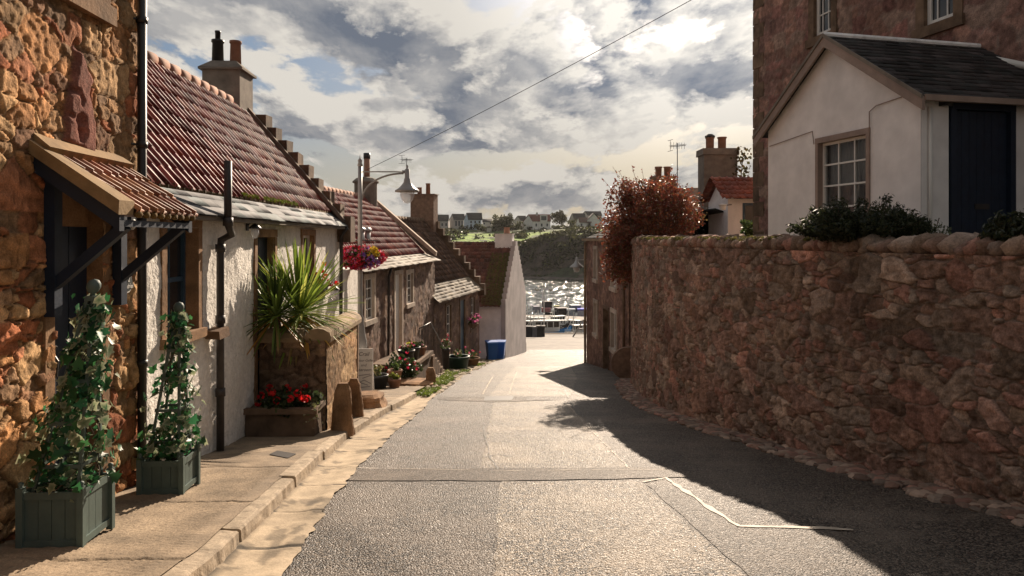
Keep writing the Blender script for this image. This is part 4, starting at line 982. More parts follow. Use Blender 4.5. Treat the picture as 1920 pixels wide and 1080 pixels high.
# cordyline palm with several crowns
PT = thing('spiky_palm', 'spiky green palm spilling over the raised stone bed against the white wall', 'palm', xform(BD, (.47, 11.15, bt)), AL)
r = random.Random(5)
def crown(mb, c, n, L, w, seed, tiltmin=-.5, cpal=((.17, .24, .035), (.22, .30, .045), (.12, .18, .03), (.42, .44, .10))):
    r = random.Random(seed)
    for i in range(n):
        az = r.random()*6.283; t = r.random(); el = tiltmin+(1.5-tiltmin)*t**1.15; l = L*r.uniform(.75, 1.1)*(1 if el > 0 else .85)
        d = Vector((math.cos(az)*math.cos(el), math.sin(az)*math.cos(el), math.sin(el))); p = Vector(c)+d*.04
        droop = r.uniform(.1, .6)*(1.2-max(0, math.sin(el))*1.1); S = 9; side = d.cross(Vector((0, 0, 1))); side = side.normalized() if side.length > .05 else Vector((1, 0, 0))
        vs = []; col = r.choice(cpal); q = r.uniform(.8, 1.25); col = tuple(q*x for x in col)
        if el < -.25 and r.random() < .6: col = r.choice([(.50, .24, .04), (.55, .34, .07), (.30, .20, .07)])
        for k in range(S+1):
            u_ = k/S; ww = w*(.45+1.2*u_)*(1-u_)**.6*1.25 if k < S else .001
            nrm_ = side.cross(d).normalized()
            vs += [p-side*ww, p-nrm_*ww*.35, p+side*ww]
            p = p+d*l/S; d = (d+Vector((0, 0, -droop/S*1.1))).normalized()
        mb.add(vs, [(3*k+a, 3*k+a+1, 3*k+a+4, 3*k+a+3) for k in range(S) for a in (0, 1)], col)
m = MB(); crown(m, (-.02, -.1, .34), 230, 1.08, .026, 1, -.95); m.build('large_crown', M['leaf'], PT)
m = MB(); crown(m, (-.22, -.62, .36), 130, .85, .019, 2, -.8, ((.10, .15, .03), (.13, .19, .035), (.07, .11, .02))); m.build('small_crown', M['leaf'], PT)
m = MB(); crown(m, (-.1, .5, .3), 60, .65, .017, 3, -.3, ((.07, .12, .03), (.10, .15, .03))); m.build('small_crown', M['leaf'], PT)
m = MB(); m.tube([(0, 0, -.05), (.02, 0, .2), (0, 0, .45)], [.07, .055, .05], 9); m.tube([(-.2, -.38, -.05), (-.22, -.62, .38)], [.05, .04], 8); m.build('trunk', M['bark'], PT, True)
def flowers(parent, pts, size, pal, seed, name='flower', n=9):
    """round flower heads, each a puff of petals"""
    r = np.random.default_rng(seed); pts = np.asarray(pts, float); q = r.normal(size=(len(pts), n, 3)); q /= np.linalg.norm(q, axis=2)[..., None]
    allp = (pts[:, None]+q*size*.55).reshape(-1, 3); nn = q.reshape(-1, 3)
    return leaves(name, allp, size*.75, pal, parent, M['petal'], seed, aspect=.42, nrm=nn, spread=.5, fold=.1)
# red geraniums against the wall behind the palm
GB = thing('geranium_basket', 'red geraniums hung on the white wall behind the spiky palm', 'flowers', xform(H2, (.2, vf(597, .2), zf(545, vf(597, .2)))), AL)
pts, _, _ = clump_pts(160, (0, 0, .12), (.13, .3, .22), 14, .09, 5, .1); leaves('foliage', pts, .08, DGREENS, GB, seed=6, aspect=.45)
r = np.random.default_rng(3); flowers(GB, r.normal(size=(15, 3))*np.array([.07, .2, .16])+np.array([.1, -.02, .2]), .075, REDS, 7)
m = MB(); m.lathe([(.0, -.2), (.08, -.17), (.14, -.02), (.15, .0), (0, -.01)], n=14); m.build('basket', M['bark'], GB)
# trough in front of the bed
TR = rowthing('stone_trough', 'long dark stone trough of geraniums at the foot of the raised bed', 'trough', 9.9, -2.85)
m = MB(); m.box(.0, .96, 9.92, 10.5, -2.98, -2.42, (.8, .8, .8), .02); m.build('trough_body', M['dressdark'], TR)
m = MB(); m.box(-.0, 1.0, 9.86, 9.95, -2.46, -2.38, (.9, .9, .9), .015); m.box(.92, 1.0, 9.96, 10.5, -2.46, -2.38, (.9, .9, .9), .015); m.build('trough_rim', M['dressdark'], TR)
GR = thing('red_geraniums', 'red geraniums growing in the dark stone trough below the palm', 'flowers', xform(TR, (.5, 10.15, -2.42)), AL)
pts, _, _ = clump_pts(900, (0, 0, .08), (.46, .22, .20), 40, .10, 8, .1); leaves('foliage', pts, .075, [(.035, .055, .02), (.05, .075, .025), (.07, .09, .035)], GR, seed=9, aspect=.48)
r = np.random.default_rng(11); flowers(GR, np.array([(-.28, -.22, .22), (-.12, -.25, .27), (-.05, -.26, .16), (-.33, -.2, .12), (.22, -.2, .25), (.3, -.24, .19), (.35, -.2, .17), (.13, -.25, .18), (.05, -.1, .3), (.26, .0, .3), (-.2, -.1, .3)]), .085, REDS, 12)
leaves('trailing_stems', np.stack([.42+.05*r.normal(size=120), -.15+.1*r.normal(size=120), .1-.35*r.random(120)], -1), .05, [(.22, .22, .10), (.34, .33, .22), (.12, .14, .05)], GR, seed=14, aspect=.35)
# standing stones and low blocks
def slab(name, label, cat, px, pyb, h, wx_, wy, rot, mt='dress', seed=1, group=None, lean=0, hh=.12, taper=.7, col=1.):
    Y = (1.6-hh)/((pyb-447)/F-.13); X = (px-960)/F*Y; T = thing(name, label, cat, (X, Y, gz(X, Y)), rot, group); random.seed(seed)
    n = 22; k = 18; vs = []; fs = []
    for i in range(n):
        t = i/(n-1); sc_ = (1-(1-taper)*t)*(1-.35*max(0, t-.85)/.15)
        for j in range(k):
            a = 2*math.pi*j/k; ca, sa = math.cos(a), math.sin(a); mm = (abs(ca)**5+abs(sa)**5)**(-1/5)
            w0 = 1+.22*(float(vn(t*2.2+3, math.cos(a)*1.3+5+math.sin(a), seed))-.5)*2+.10*(float(fbm(t*9, a*2.5, 3, seed))-.5)*2
            vs.append((ca*mm*wx_/2*sc_*w0+lean*t*h, sa*mm*wy/2*sc_*w0, -.08+t*(h+.08)))
    fs = [(i*k+j, i*k+(j+1) % k, (i+1)*k+(j+1) % k, (i+1)*k+j) for i in range(n-1) for j in range(k)]+[tuple(range((n-1)*k, n*k))]
    mkmesh('stone', vs, fs, M[mt], T, [(col,)*3]*len(vs), False); return T
slab('standing_stone', 'taller upright stone slab leaning by the raised bed, nearer the camera', 'stone', 643, 806, .70, .33, .17, .05, 'dress', 3, 'upright stones by the raised bed', 0, .12, .72, .9)
slab('standing_stone', 'upright stone slab just behind the taller one by the raised bed', 'stone', 667, 781, .66, .28, .16, .05, 'dress', 4, 'upright stones by the raised bed', -.05, .12, .6, .8)
slab('stone_step', 'low worn stone step block on the pavement below the sign board', 'step', 692, 762, .27, .60, .75, .05, 'dress', 5, None, 0, .12, .95, 1.0)
slab('stone_bollard', 'stubby rounded stone bollard on the cobbled verge', 'bollard', 808, 722, .52, .27, .24, .05, 'dress', 6, None, 0, 0, .9, .9)
slab('verge_block', 'flat mossy stone block on the verge beside the stone bollard', 'stone', 780, 722, .16, 1.2, 1.0, -.1, 'dress', 7, None, 0, 0, .92, 1.1)
# gallery sign board
SB = thing('sign_board', 'white hand lettered gallery and tearoom sign board leaning beside the lamp post', 'sign', (-3.56, 17.0, gz(-3.56, 17.0)), .0)
tl = .10; m = MB(); m.obox((0, .05, .52), (.22, 0, 0), (0, .012, 0), (0, tl*.5, .52)); bd = m.build('board', M['paper'], SB)
m = MB(); m.obox((0, .22, .5), (.2, 0, 0), (0, .012, 0), (0, -.11, .5)); m.build('rear_board', M['paper'], SB)
RT = Matrix.Rotation(R(90)-math.atan(tl*.5/.52), 3, 'X')
for i, (s, z, sz) in enumerate((('Crail', .91, .13), ('Harbour Gallery', .76, .082), ('and', .65, .09), ('Tearoom', .54, .10))):
    text('lettering', s, sz, M['ink'], SB, (-.0, .05-.016+(z-.52)*tl*.5/.52, z), RT, .001, shear=.25)
m = MB()
def bp(x, z): return Vector((x, .05-.016+(z-.52)*tl*.5/.52, z))
for a, b in (((-.15, .40), (.16, .44)), ((-.02, .34), (.2, .42)), ((-.18, .2), (.02, .3)), ((.02, .3), (.18, .22)), ((-.16, .12), (.17, .15)), ((-.1, .25), (.12, .18))): m.bar(bp(*a), bp(*b), .006, .02)
m.build('drawing', mat('sign_sketch', (.3, .29, .3), .8, .1, 5, 0), SB)
# lamp post
LP = thing('street_lamp', 'tall grey ornamental street lamp with curved arm on the left pavement', 'street lamp', (-3.74, 17.5, gz(-3.74, 17.5)), 0)
zg = LP.location.z; Z = lambda py: (447-py)/F*17.5-zg
m = MB(); m.lathe([(.17, -.2), (.17, .05), (.15, .1), (.15, Z(655)), (.17, Z(652)), (.17, Z(640)), (.13, Z(628)), (.11, Z(612)), (.085, Z(602)), (.10, Z(598)), (.06, Z(590)), (.055, Z(400)), (.05, Z(312))], n=20); m.lathe([(.05, Z(312)), (.07, Z(310)), (.05, Z(306)), (.045, Z(304)), (.06, Z(301)), (.02, Z(297)), (0, Z(289))], n=14); m.build('pole', M['steel'], LP, True)
m = MB(); m.tube([(.05, 0, Z(322)), (1.07, 0, Z(322))], .016, 8); pp = [(.05, 0, Z(375))]+[(.05+1.02*(1-math.cos(a)), 0, Z(375)+(Z(325)-Z(375))*math.sin(a)) for a in np.linspace(.1, math.pi/2, 12)]; m.tube(pp, .024, 8); m.build('arm', M['steel'], LP, True)
lx0 = 1.16
m = MB(); m.lathe([(0, Z(308)), (.03, Z(312)), (.02, Z(316)), (.06, Z(318)), (.06, Z(334)), (.08, Z(336)), (.09, Z(342)), (.14, Z(347)), (.21, Z(353)), (.30, Z(357)), (.30, Z(360)), (.2, Z(359))], (lx0, 0, 0), 24); m.tube([(lx0-.12, 0, Z(322)), (lx0-.05, 0, Z(322))], .04, 8); m.build('lamp_hood', M['steel'], LP, True)
m = MB(); m.lathe([(.17, Z(359)), (.175, Z(366)), (.14, Z(374)), (.08, Z(380)), (0, Z(382))], (lx0, 0, 0), 20); m.build('lamp_glass', M['globe'], LP, True)
m = MB(); m.tube([(-.5, 0, Z(452)), (0, 0, Z(450)), (.5, 0, Z(452))], .012, 6); m.build('basket_bracket', M['blacki'], LP)
HB = thing('hanging_basket', 'large overflowing basket of red, pink, purple and yellow flowers on the lamp post', 'flower basket', (-3.72, 17.42, zg+Z(484)), 0)
pts, cc, _ = clump_pts(2300, (0, 0, .02), (.52, .30, .20), 60, .12, 21, .3); leaves('foliage', pts, .075, [(.05, .08, .025), (.08, .11, .03), (.035, .06, .02)], HB, seed=22, aspect=.4)
r = np.random.default_rng(23); d = r.normal(size=(330, 3)); d[:, 1] = -np.abs(d[:, 1]); d /= np.linalg.norm(d, axis=1)[:, None]; fp = d*np.array([.66, .42, .30])*r.uniform(.8, 1.02, 330)[:, None]+np.array([0, 0, .02])
fx = fp[:, 0]; zz = fp[:, 2]; a = r.random(330)
yel = (fx > .25) & (fx < .48) & (zz > .08); pur = (fx > .12) & (fx < .5) & (a < .55) & ~yel; red = ~yel & ~pur & (a < .75); pk = ~(yel | pur | red)
flowers(HB, fp[yel], .075, [(.7, .5, .03), (.6, .42, .05)], 24, 'yellow_flowers', 6); flowers(HB, fp[pur], .07, [(.22, .10, .40), (.30, .16, .45)], 25, 'purple_flowers', 6)
flowers(HB, fp[red], .07, [(.45, .015, .04), (.35, .01, .03), (.55, .03, .05)], 26, 'red_flowers', 6); flowers(HB, fp[pk], .07, [(.55, .06, .20), (.6, .2, .3)], 27, 'pink_flowers', 6)
m = MB(); m.lathe([(0, -.18), (.18, -.15), (.32, -.05), (.34, .02), (0, .02)], n=18); m.build('basket', M['soil'], HB, True)
# pots
def plant_pot(label, x, y, z, r0, r1, h, mt, fl=None, seed=1, green=GREENS, spread=.16, tall=.14, group='plant pots along the left houses'):
    T = thing('plant_pot', label, 'plant pot', (x, y, z), 0, group)
    m = MB(); m.lathe([(r0, 0), (r1, h*.86), (r1*1.09, h*.86), (r1*1.09, h), (r1*.92, h), (r1*.9, h*.9)], n=20); m.build('pot', M[mt], T, True)
    MB().lathe([(0, h*.9), (r1*.92, h*.9)], n=20).build('soil', M['soil'], T)
    pts, _, _ = clump_pts(150, (0, 0, h+tall*.6), (spread, spread, tall), 12, .07, seed, .1); leaves('foliage', pts, .075, green, T, seed=seed, aspect=.35)
    if fl: r = np.random.default_rng(seed+9); flowers(T, r.normal(size=(9, 3))*np.array([spread*.6, spread*.6, tall*.5])+np.array([0, 0, h+tall]), .07, fl, seed+1)
    return T
Yp = 19.2
plant_pot('wide black plastic pot with straggly plant beside the sign board', -3.42, 18.2, gz(-3.4, 18.2)-.0, .17, .235, .48, 'plasticd', None, 31, [(.2, .2, .08), (.3, .25, .12), (.1, .12, .04)])
plant_pot('terracotta pot standing against the wide black pot', -3.06, 18.5, gz(-3.06, 18.5)+.0, .11, .155, .36, 'terra', None, 32, [(.25, .26, .05), (.15, .18, .04)], .1, .08)
plant_pot('brown pot behind the terracotta pot with a sprig of green', -3.12, 18.95, gz(-3.1, 18.9)+.1, .13, .18, .46, 'terra', None, 33, GREENS, .1, .1)
# forestair of the brown house
ST = thing('forestair', 'dark stone stair and landing with potted plants before the brown house', 'steps', (-3.95, 24.2, -4.85), -.1, absz=0)
lz = -3.98; m = MB(); m.box(-.35, 1.0, -1.7, 1.1, -5.5, lz-.1, (.6, .6, .6), .02); m.build('landing', M['dressdark'], ST)
m = MB(); m.box(-.35, 1.06, -1.75, 1.1, lz-.1, lz, (1, 1, 1), .015); m.build('landing_slab', M['dressdark'], ST)
for k in range(6):
    m = MB(); y0_ = 1.12+k*.36; m.box(-.1, 1.04, y0_, y0_+.36, -6, lz-.02-(k+1)*.17, (.9, .85, .8), .015); m.build('step', M['dressdark'], ST)
RL = thing('stair_railing', 'thin black iron railing along the forestair of the brown house', 'railing', (-3.95, 24.2, -4.0), -.1, absz=0)
m = MB(); m.tube([(.95, -.6, lz+1.0), (.95, 1.1, lz+1.0), (.98, 3.2, lz-.15)], .02, 6, (1, 1, 1)); m.build('handrail', M['blacki'], RL, True)
m = MB()
for k in range(17):
    y_ = -.55+k*.235; top = lz+1.0 if y_ < 1.1 else lz+1.0-(y_-1.1)*.55; bot = lz if y_ < 1.1 else lz-(y_-1.1)*.48-.1; m.tube([(.95, y_, bot), (.95, y_, top)], .008, 5)
m.build('balusters', M['blacki'], RL)
def sp(p): return xform(ST, p)
for i, (p, lab, fl, mt) in enumerate([((.72, -1.45, lz), 'black pot of pink and white flowers at the near end of the stair landing', [(.6, .04, .15), (.6, .5, .45)], 'plasticd'), ((.74, -.75, lz), 'black pot of yellow flowers in the middle of the stair landing', [(.6, .55, .05)], 'plasticd'), ((.76, .1, lz), 'low brown tub of mixed flowers at the far end of the stair landing', [(.5, .1, .25), (.6, .5, .3)], 'terra')]):
    q = sp(p); plant_pot(lab, q.x, q.y, q.z, .2, .26, .42 if i < 2 else .3, mt, fl, 40+i, GREENS, .16, .1)
def at(px, pyb, dx_=0):
    """point of the street surface seen at a pixel beyond the kerb"""
    ys_ = np.arange(15, 90, .05); k = np.argmin(np.abs(447-rz(ys_)/ys_*F-pyb)); return (px-960)/F*ys_[k]+dx_, float(ys_[k]), float(rz(ys_[k]))
# shrubs growing dark under the landing
SH = thing('dark_shrub', 'dark leafy shrub with dull red blooms filling the corner beneath the stair landing', 'shrub', (-3.35, 21.6, gz(-3.3, 21.6)), 0)
pts, _, _ = clump_pts(1500, (0, 0, .42), (.55, .6, .42), 40, .16, 61, .2); leaves('foliage', pts, .10, DGREENS, SH, seed=61, aspect=.35); r = np.random.default_rng(62); flowers(SH, r.normal(size=(14, 3))*np.array([.35, .3, .15])+np.array([.1, -.45, .6]), .08, [(.35, .01, .03), (.45, .03, .08)], 63)
m = MB(); [m.tube([(0, 0, -.1), (random.uniform(-.3, .3), random.uniform(-.3, .3), .6)], .015, 5) for _ in range(6)]; m.build('stems', M['bark'], SH)
x, y, z = at(862, 692); x += -.05
plant_pot('dark green tub of pale flowers below the blue door', x-.05, y, z, .42, .48, .55, 'greenp', [(.55, .5, .3), (.6, .3, .3)], 70, GREENS, .3, .16)
x, y, z = at(884, 687); plant_pot('stone tub of red and pink flowers at the corner of the dark roofed house', x, y, z, .25, .36, .40, 'dress', [(.6, .03, .05), (.6, .15, .3)], 71, GREENS, .36, .22)
x, y, z = at(836, 695); plant_pot('tall stand of white and red flowers between the stair and the blue door', x, y, z, .12, .15, .9, 'rusty', [(.65, .6, .5), (.6, .03, .08)], 72, GREENS, .2, .3)
q = P(887, 606, 37.2); WB = thing('wall_basket', 'basket of pink flowers on the front of the dark roofed house', 'flower basket', q, 0)
pts, _, _ = clump_pts(260, (0, 0, .1), (.22, .2, .2), 14, .1, 75, .1); leaves('foliage', pts, .11, [(.12, .16, .03), (.08, .12, .03)], WB, seed=75); r = np.random.default_rng(76); flowers(WB, r.normal(size=(16, 3))*.17+np.array([.05, -.1, .2]), .12, [(.6, .12, .3), (.6, .25, .4)], 77)
m = MB(); m.lathe([(0, -.32), (.2, -.2), (.3, 0), (0, 0)], n=12); m.build('basket', M['dressdark'], WB)
# wheelie bins
def bin_(label, px, pyb, Y, mt, rot, s=1.0):
    X = (px-960)/F*Y; T = thing('wheelie_bin', label, 'bin', (X, Y, float(rz(Y))), rot, 'wheelie bins at the white gable')
    a, b = .21*s, .29*s; vs = [(-a, -a*1.1, .06), (a, -a*1.1, .06), (a, a*1.2, .06), (-a, a*1.2, .06), (-b, -b*1.15, .96), (b, -b*1.15, .96), (b, b*1.25, .96), (-b, b*1.25, .96)]
    MB().add(vs, [(3, 2, 1, 0), (0, 1, 5, 4), (1, 2, 6, 5), (2, 3, 7, 6), (3, 0, 4, 7), (4, 5, 6, 7)]).build('body', M[mt], T)
    m = MB(); m.prism([(-b-.02, -b*1.2, .965), (-b-.02, b*1.3, .965), (-b-.02, b*1.1, 1.06), (-b-.02, -b*.9, 1.02)], (2*b+.04, 0, 0)); m.tube([(-b*.8, b*1.45, .98), (b*.8, b*1.45, .98)], .018, 8); m.build('lid', M[mt], T)
    for sx in (-1, 1):
        m = MB(); m.tube([(sx*a-.03, a*1.25, .1), (sx*a+.03, a*1.25, .1)], .1, 14); m.build('wheel', M['plasticd'], T)
    return T
bin_('bright blue wheelie bin in front of the white gable cottage', 922, 672, 38.6, 'bin', .25)
bin_('second blue wheelie bin half hidden behind the first', 938, 668, 39.8, 'bin', -.1)
def bollard(label, px, pyb):
    x, y, z = at(px, pyb); T = thing('bollard', label, 'bollard', (x, y, z), 0, 'black bollards at the white gable')
    m = MB(); m.lathe([(.16, -.05), (.15, .1), (.14, .5), (.15, .55), (.13, .6), (.12, .68), (.06, .74), (0, .75)], n=14); m.build('post', M['plasticd'], T, True)
    m = MB(); m.lathe([(.152, .12), (.153, .17)], n=14); m.build('band', M['wpaint'], T); return T
bollard('black bollard between the blue bins and the white gable', 945, 663); bollard('black bollard at the middle of the white gable', 961, 661); bollard('black bollard at the far corner of the white gable', 983, 659)
# aerials
def aerial(label, x, y, z0, z1, s, rot):
    T = thing('tv_aerial', label, 'aerial', (x, y, z0), rot, 'television aerials')
    m = MB(); m.tube([(0, 0, 0), (0, 0, z1-z0)], .018, 6); m.build('mast', M['blacki'], T)
    m = MB(); h = z1-z0-.12; m.bar((-s*.5, 0, h-.05), (s*.6, 0, h+.03), .02, .02)
    for k in range(6):
        q = -s*.45+k*s*.19; m.bar((q, -s*.25, h+k*.012), (q, s*.25, h+k*.012), .012, .012); m.bar((q, 0, h-.12), (q, 0, h+.14), .01, .01)
    for zz_ in (-.22, .22): m.bar((-s*.5, -s*.3, h+zz_), (-s*.5, s*.3, h+zz_), .015, .015); m.bar((-s*.5, 0, h-.05), (-s*.5, 0, h+zz_), .012, .012)
    m.build('elements', M['blacki'], T); return T
q = P(762, 365, 39.4); aerial('television aerial on the chimney of the dark roofed house', q.x, q.y, q.z, P(0, 296, 39.4).z, .75, 1.0)
# overhead wire from the tall stone house to the round chimney
a_ = Vector((6.55, 19.0, 7.35)); b_ = P(688, 318, 31); m = MB(); m.tube([a_*(1-t)+b_*t+Vector((0, 0, -.5*t*(1-t))) for t in np.linspace(0, 1, 24)], .011, 5)
tag(m.build('overhead_wire', M['cable']), 'thin black overhead wire crossing the sky above the street', 'wire')
# ================================================================ RIGHT SIDE
H6 = thing('brown_town_house', 'tall brown two storey house with pale window margins down the right', 'house', (3.75, 35.7, -6.4), math.pi+.028, absz=0)
L6 = 11.1; yy6 = lambda Y: 35.7-Y
def win6(pxl, pxr): return yy6(4.75/((pxl-960)/F+.028)), yy6(4.75/((pxr-960)/F+.028))
w1 = win6(1115, 1121); w2 = win6(1148, 1157); dr = win6(1133, 1142)
hs = [(w1[0], w1[1], -1.85, -.5), (w2[0], w2[1], -1.9, -.5), (w1[0], w1[1], -4.35, -2.95), (w2[0], w2[1], -4.3, -2.9), (dr[0], dr[1], -7, -2.95)]
look6 = lambda Y, Z: stone_look(Y, Z, .34, .2, 91, [(.25, .145, .105), (.28, .165, .12), (.21, .12, .09), (.30, .18, .14)], (.20, .13, .10), .015, .008)
wall_plane('wall', 0, L6, -7.4, -.1, hs, .06, look6, M['rubble'], H6)
for h in hs[:4]: surround(H6, *h, .16, .18, .06, 'margin', True); sash(H6, *h, -.1, 2, 2, 'wpaint', .07)
surround(H6, *hs[4], .14, .25, .05, 'dressdark', False, 'door_surround'); door(H6, hs[4][0], hs[4][1], -6.2, hs[4][3], -.2, 'blacki')
MB().box(-.1, .55, dr[0]-.2, dr[1]+.2, -6.6, -6.05, j=.02).build('doorstep', M['dress'], H6)
MB().box(-.05, .22, -.25, L6, -.12, .0).build('cornice', M['cream'], H6); MB().box(-6, -.02, 0, .25, -8, -.1).box(-6, -.02, L6-.25, L6, -7, -.1).box(-6, -5.8, 0, L6, -7, -.1).build('end_wall', M['farstone'], H6)
U = Vector((-3, 0, 1.1)); tile_slope('roof', (.1, -.1, .0), A, U, L6, U.length, .35, .3, 0, .02, DSLATE, H6, 92, 'slate', sub=2); MB().prism([(-6, 0, 0), (-3, 0, 1.05), (-3, 0, 1.0), (-6, 0, -.1)], (0, L6, 0)).build('rear_roof', M['dark'], H6)
m = MB(); m.tube([(.1, .15, -.15), (.1, .15, -7)], .06, 8); m.build('drainpipe', M['cream'], H6, True); m = MB(); m.tube([(.1, L6-.5, -.2), (.1, L6-.5, -5.2)], .05, 8); m.build('drainpipe', M['dressdark'], H6, True)
# bracket lamp at its far corner
q = P(1081, 497, 35.6); WL = thing('wall_bracket_lamp', 'silver bell shaped street lamp on an arm from the brown town house', 'street lamp', q, 0)
m = MB(); m.lathe([(0, .42), (.04, .40), (.05, .24), (.08, .2), (.12, .1), (.34, -.08), (.34, -.12), (.2, -.1)], n=18); m.build('hood', M['galv'], WL, True)
m = MB(); m.lathe([(.19, -.1), (.18, -.22), (.1, -.34), (0, -.37)], n=14); m.build('lamp_glass', M['globe'], WL, True); m = MB(); m.tube([(0, 0, .28), (.75, 0, .26)], .03, 6); m.tube([(0, 0, .28), (0, 0, .62)], .012, 5); m.tube([(.6, 0, .26), (.75, 0, -.1)], .015, 5); m.build('arm', M['galv'], WL)
# old millstone leaning in the gap
MS = thing('millstone', 'dark round millstone leaning in the gap at the end of the garden wall', 'stone', (3.9, 24.1, gz(3.9, 24.1)), 0)
m = MB(); m.tube([(-.0, -.08, .5), (.0, .10, .5)], .55, 24); m.build('stone', M['farstone'], MS)
# linking wall in the gap between garden wall and town house
GW = thing('gap_wall', 'dark stone wall closing the gap beside the brown town house', 'wall', (4.3, 24.2, -4.8)); m = MB(); m.box(-.1, 3.5, .0, .4, -1, 4.25, (1, 1, 1), .02); m.build('wall', M['farstone'], GW)
# big russet bush
RB = thing('russet_bush', 'huge russet red bush spilling over the end of the garden wall', 'bush', (4.25, 22.0, -.45))
PALR = [(.19, .05, .034), (.25, .065, .036), (.14, .04, .03), (.31, .11, .05), (.20, .075, .04), (.12, .08, .03)]
pts, cc, _ = clump_pts(22000, (.0, -.3, .85), (1.58, 1.6, 1.42), 170, .34, 101, .3); leaves('foliage', pts, .085, PALR, RB, seed=101, aspect=.32)
p2, _, _ = clump_pts(5500, (-.75, -.7, -.2), (.8, .8, .8), 50, .28, 102, .3); leaves('drooping_foliage', p2, .08, PALR, RB, seed=102, aspect=.32)
r = np.random.default_rng(103); m = MB(); tw = []
for k in range(90):
    c = cc[k]; b0_ = Vector((.3+random.uniform(-.2, .2), .1, -.9)); e = Vector(c); o_ = (e-Vector((.02, -.3, .72))).normalized(); e2 = e+o_*random.uniform(.3, .65)+Vector((0, 0, .1))
    m.tube([b0_, b0_.lerp(e, .5)+Vector((0, 0, .1)), e, e2], [.03, .018, .008, .003], 5)
    for j in range(14): t = random.random(); p_ = e.lerp(e2, t); tw.append((p_.x+random.uniform(-.04, .04), p_.y+random.uniform(-.04, .04), p_.z+random.uniform(-.04, .04)))
m.build('branches', M['bark'], RB); leaves('twig_leaves', tw, .07, PALR, RB, seed=104, aspect=.32)
# ivy clad chimney and its house
IC = thing('ivy_clad_chimney_house', 'brown rendered house end with broad chimney half covered in dark ivy', 'house', (8.2, 28, -1), 0, absz=0)
Yc = 28.; cx0, cx1 = (1320-960)/F*Yc, (1383-960)/F*Yc
m = MB(); m.box(cx0, cx1, 0, .9, -1.5, zf(290, Yc), (1, 1, 1), .01); m.v = [(v[0]-8.2, v[1], v[2]) for v in m.v]; ch = m.build('chimney', M['greyrender'], IC)
m = MB(); m.box(cx0-8.2-.06, cx1-8.2+.06, -.06, .96, zf(290, Yc), zf(278, Yc), (1, 1, 1), .01); m.build('chimney_cap', M['greyrender'], ch)
for px in (1337, 1360):
    m = MB(); pot(m, ((px-960)/F*Yc-8.2, .45, zf(278, Yc)), .5, .16, .16); m.build('chimney_pot', M['terra'], ch, True)
m = MB(); m.lathe([(.19, 0), (.21, .08), (.1, .16), (0, .17)], ((1337-960)/F*Yc-8.2, .45, zf(278, Yc)+.46), 10); m.build('bird_cowl', M['rusty'], ch)
m = MB(); m.box(-1.2, 3.5, .9, 5, -3, .9); m.prism([(-1.3, .8, .9), (-1.3, 2.9, 2.2), (-1.3, 5.1, .9)], (4.9, 0, 0)); m.build('house_body', M['farstone'], IC)
pts, _, _ = clump_pts(4500, (-.25, -.25, .55), (.95, .35, 1.25), 60, .26, 111, .1); k2 = pts[:, 2] < 1.1+1.0*(pts[:, 0]+.6)
IVY = thing('dark_ivy', 'mass of dark ivy covering the foot and right side of the broad chimney', 'ivy', (8.2, 27.9, -.4), 0)
leaves('foliage', pts[k2], .13, [(.022, .026, .012), (.03, .034, .015), (.045, .03, .018)], IVY, seed=112, aspect=.4)
p3 = np.stack([.78+.18*np.random.default_rng(5).normal(size=260), -.2+.1*np.random.default_rng(6).normal(size=260), 1.6+2.4*np.random.default_rng(7).random(260)], -1); leaves('ivy_sprays', p3, .13, [(.05, .05, .02), (.09, .06, .02)], IVY, seed=113, aspect=.4)
m = MB(); m.tube([(.4, 0, -.5), (.6, -.1, 1.2), (.8, -.2, 3.6)], [.05, .04, .012], 6); m.build('stems', M['bark'], IVY)
q = P(1245, 345, 30); SC = thing('twin_pot_chimney', 'low chimney with two terracotta pots peeping above the russet bush', 'chimney', (q.x, q.y, -1), 0, absz=0)
m = MB(); m.box(-.5, .5, 0, .6, -3, zf(330, 30)); m.build('stack', M['farstone'], SC)
for dx_ in (-.17, .2):
    m = MB(); pot(m, (dx_, .3, zf(330, 30)), .42, .13, .14); m.build('chimney_pot', M['terra'], SC, True)
q = P(1270, 330, 29); aerial('television aerial standing above the russet bush', q.x, q.y, q.z-.6, P(0, 268, 29).z, .65, .3)
# small red roofed outhouse
OH = thing('red_roofed_outhouse', 'small white outhouse with red pantile roof and blue window behind the wall', 'house', (7.35, 24.2, -.45), 0, absz=0)
# gable faces left, eave front faces camera
zt = zf(368, 24); m = MB(); m.box(.0, 3.0, 0, .25, -1.5, zf(372, 24)); m.box(0, .25, .25, 2.4, -1.5, zf(372, 24)); m.prism([(.05, -.2, zf(372, 24)), (.05, 1.15, zf(372, 24)+.75), (.05, 2.5, zf(372, 24))], (.2, 0, 0)); m.build('wall', M['white'], OH)
m = MB(); m.box(.50, 1.25, -.02, .03, -.35, zf(380, 24)); fr = m.build('window', M['bluep'], OH); MB().box(.58, 1.17, -.03, -.022, -.25, zf(385, 24)).build('pane', M['darkglass'], fr)
H7 = OH; tile_slope('roof', (-.3, -.35, zf(372, 24)-.02), (1, 0, 0), (0, 1.5, .85), 3.4, 1.72, .27, .33, .05, .03, [(.26, .08, .05), (.30, .10, .06), (.22, .07, .05)], OH, 121, sub=8)
tile_slope('roof', (-.3, 2.65, zf(372, 24)-.02), (1, 0, 0), (0, -1.5, .85), 3.4, 1.72, .27, .33, .05, .03, [(.26, .08, .05)], OH, 122, sub=4)
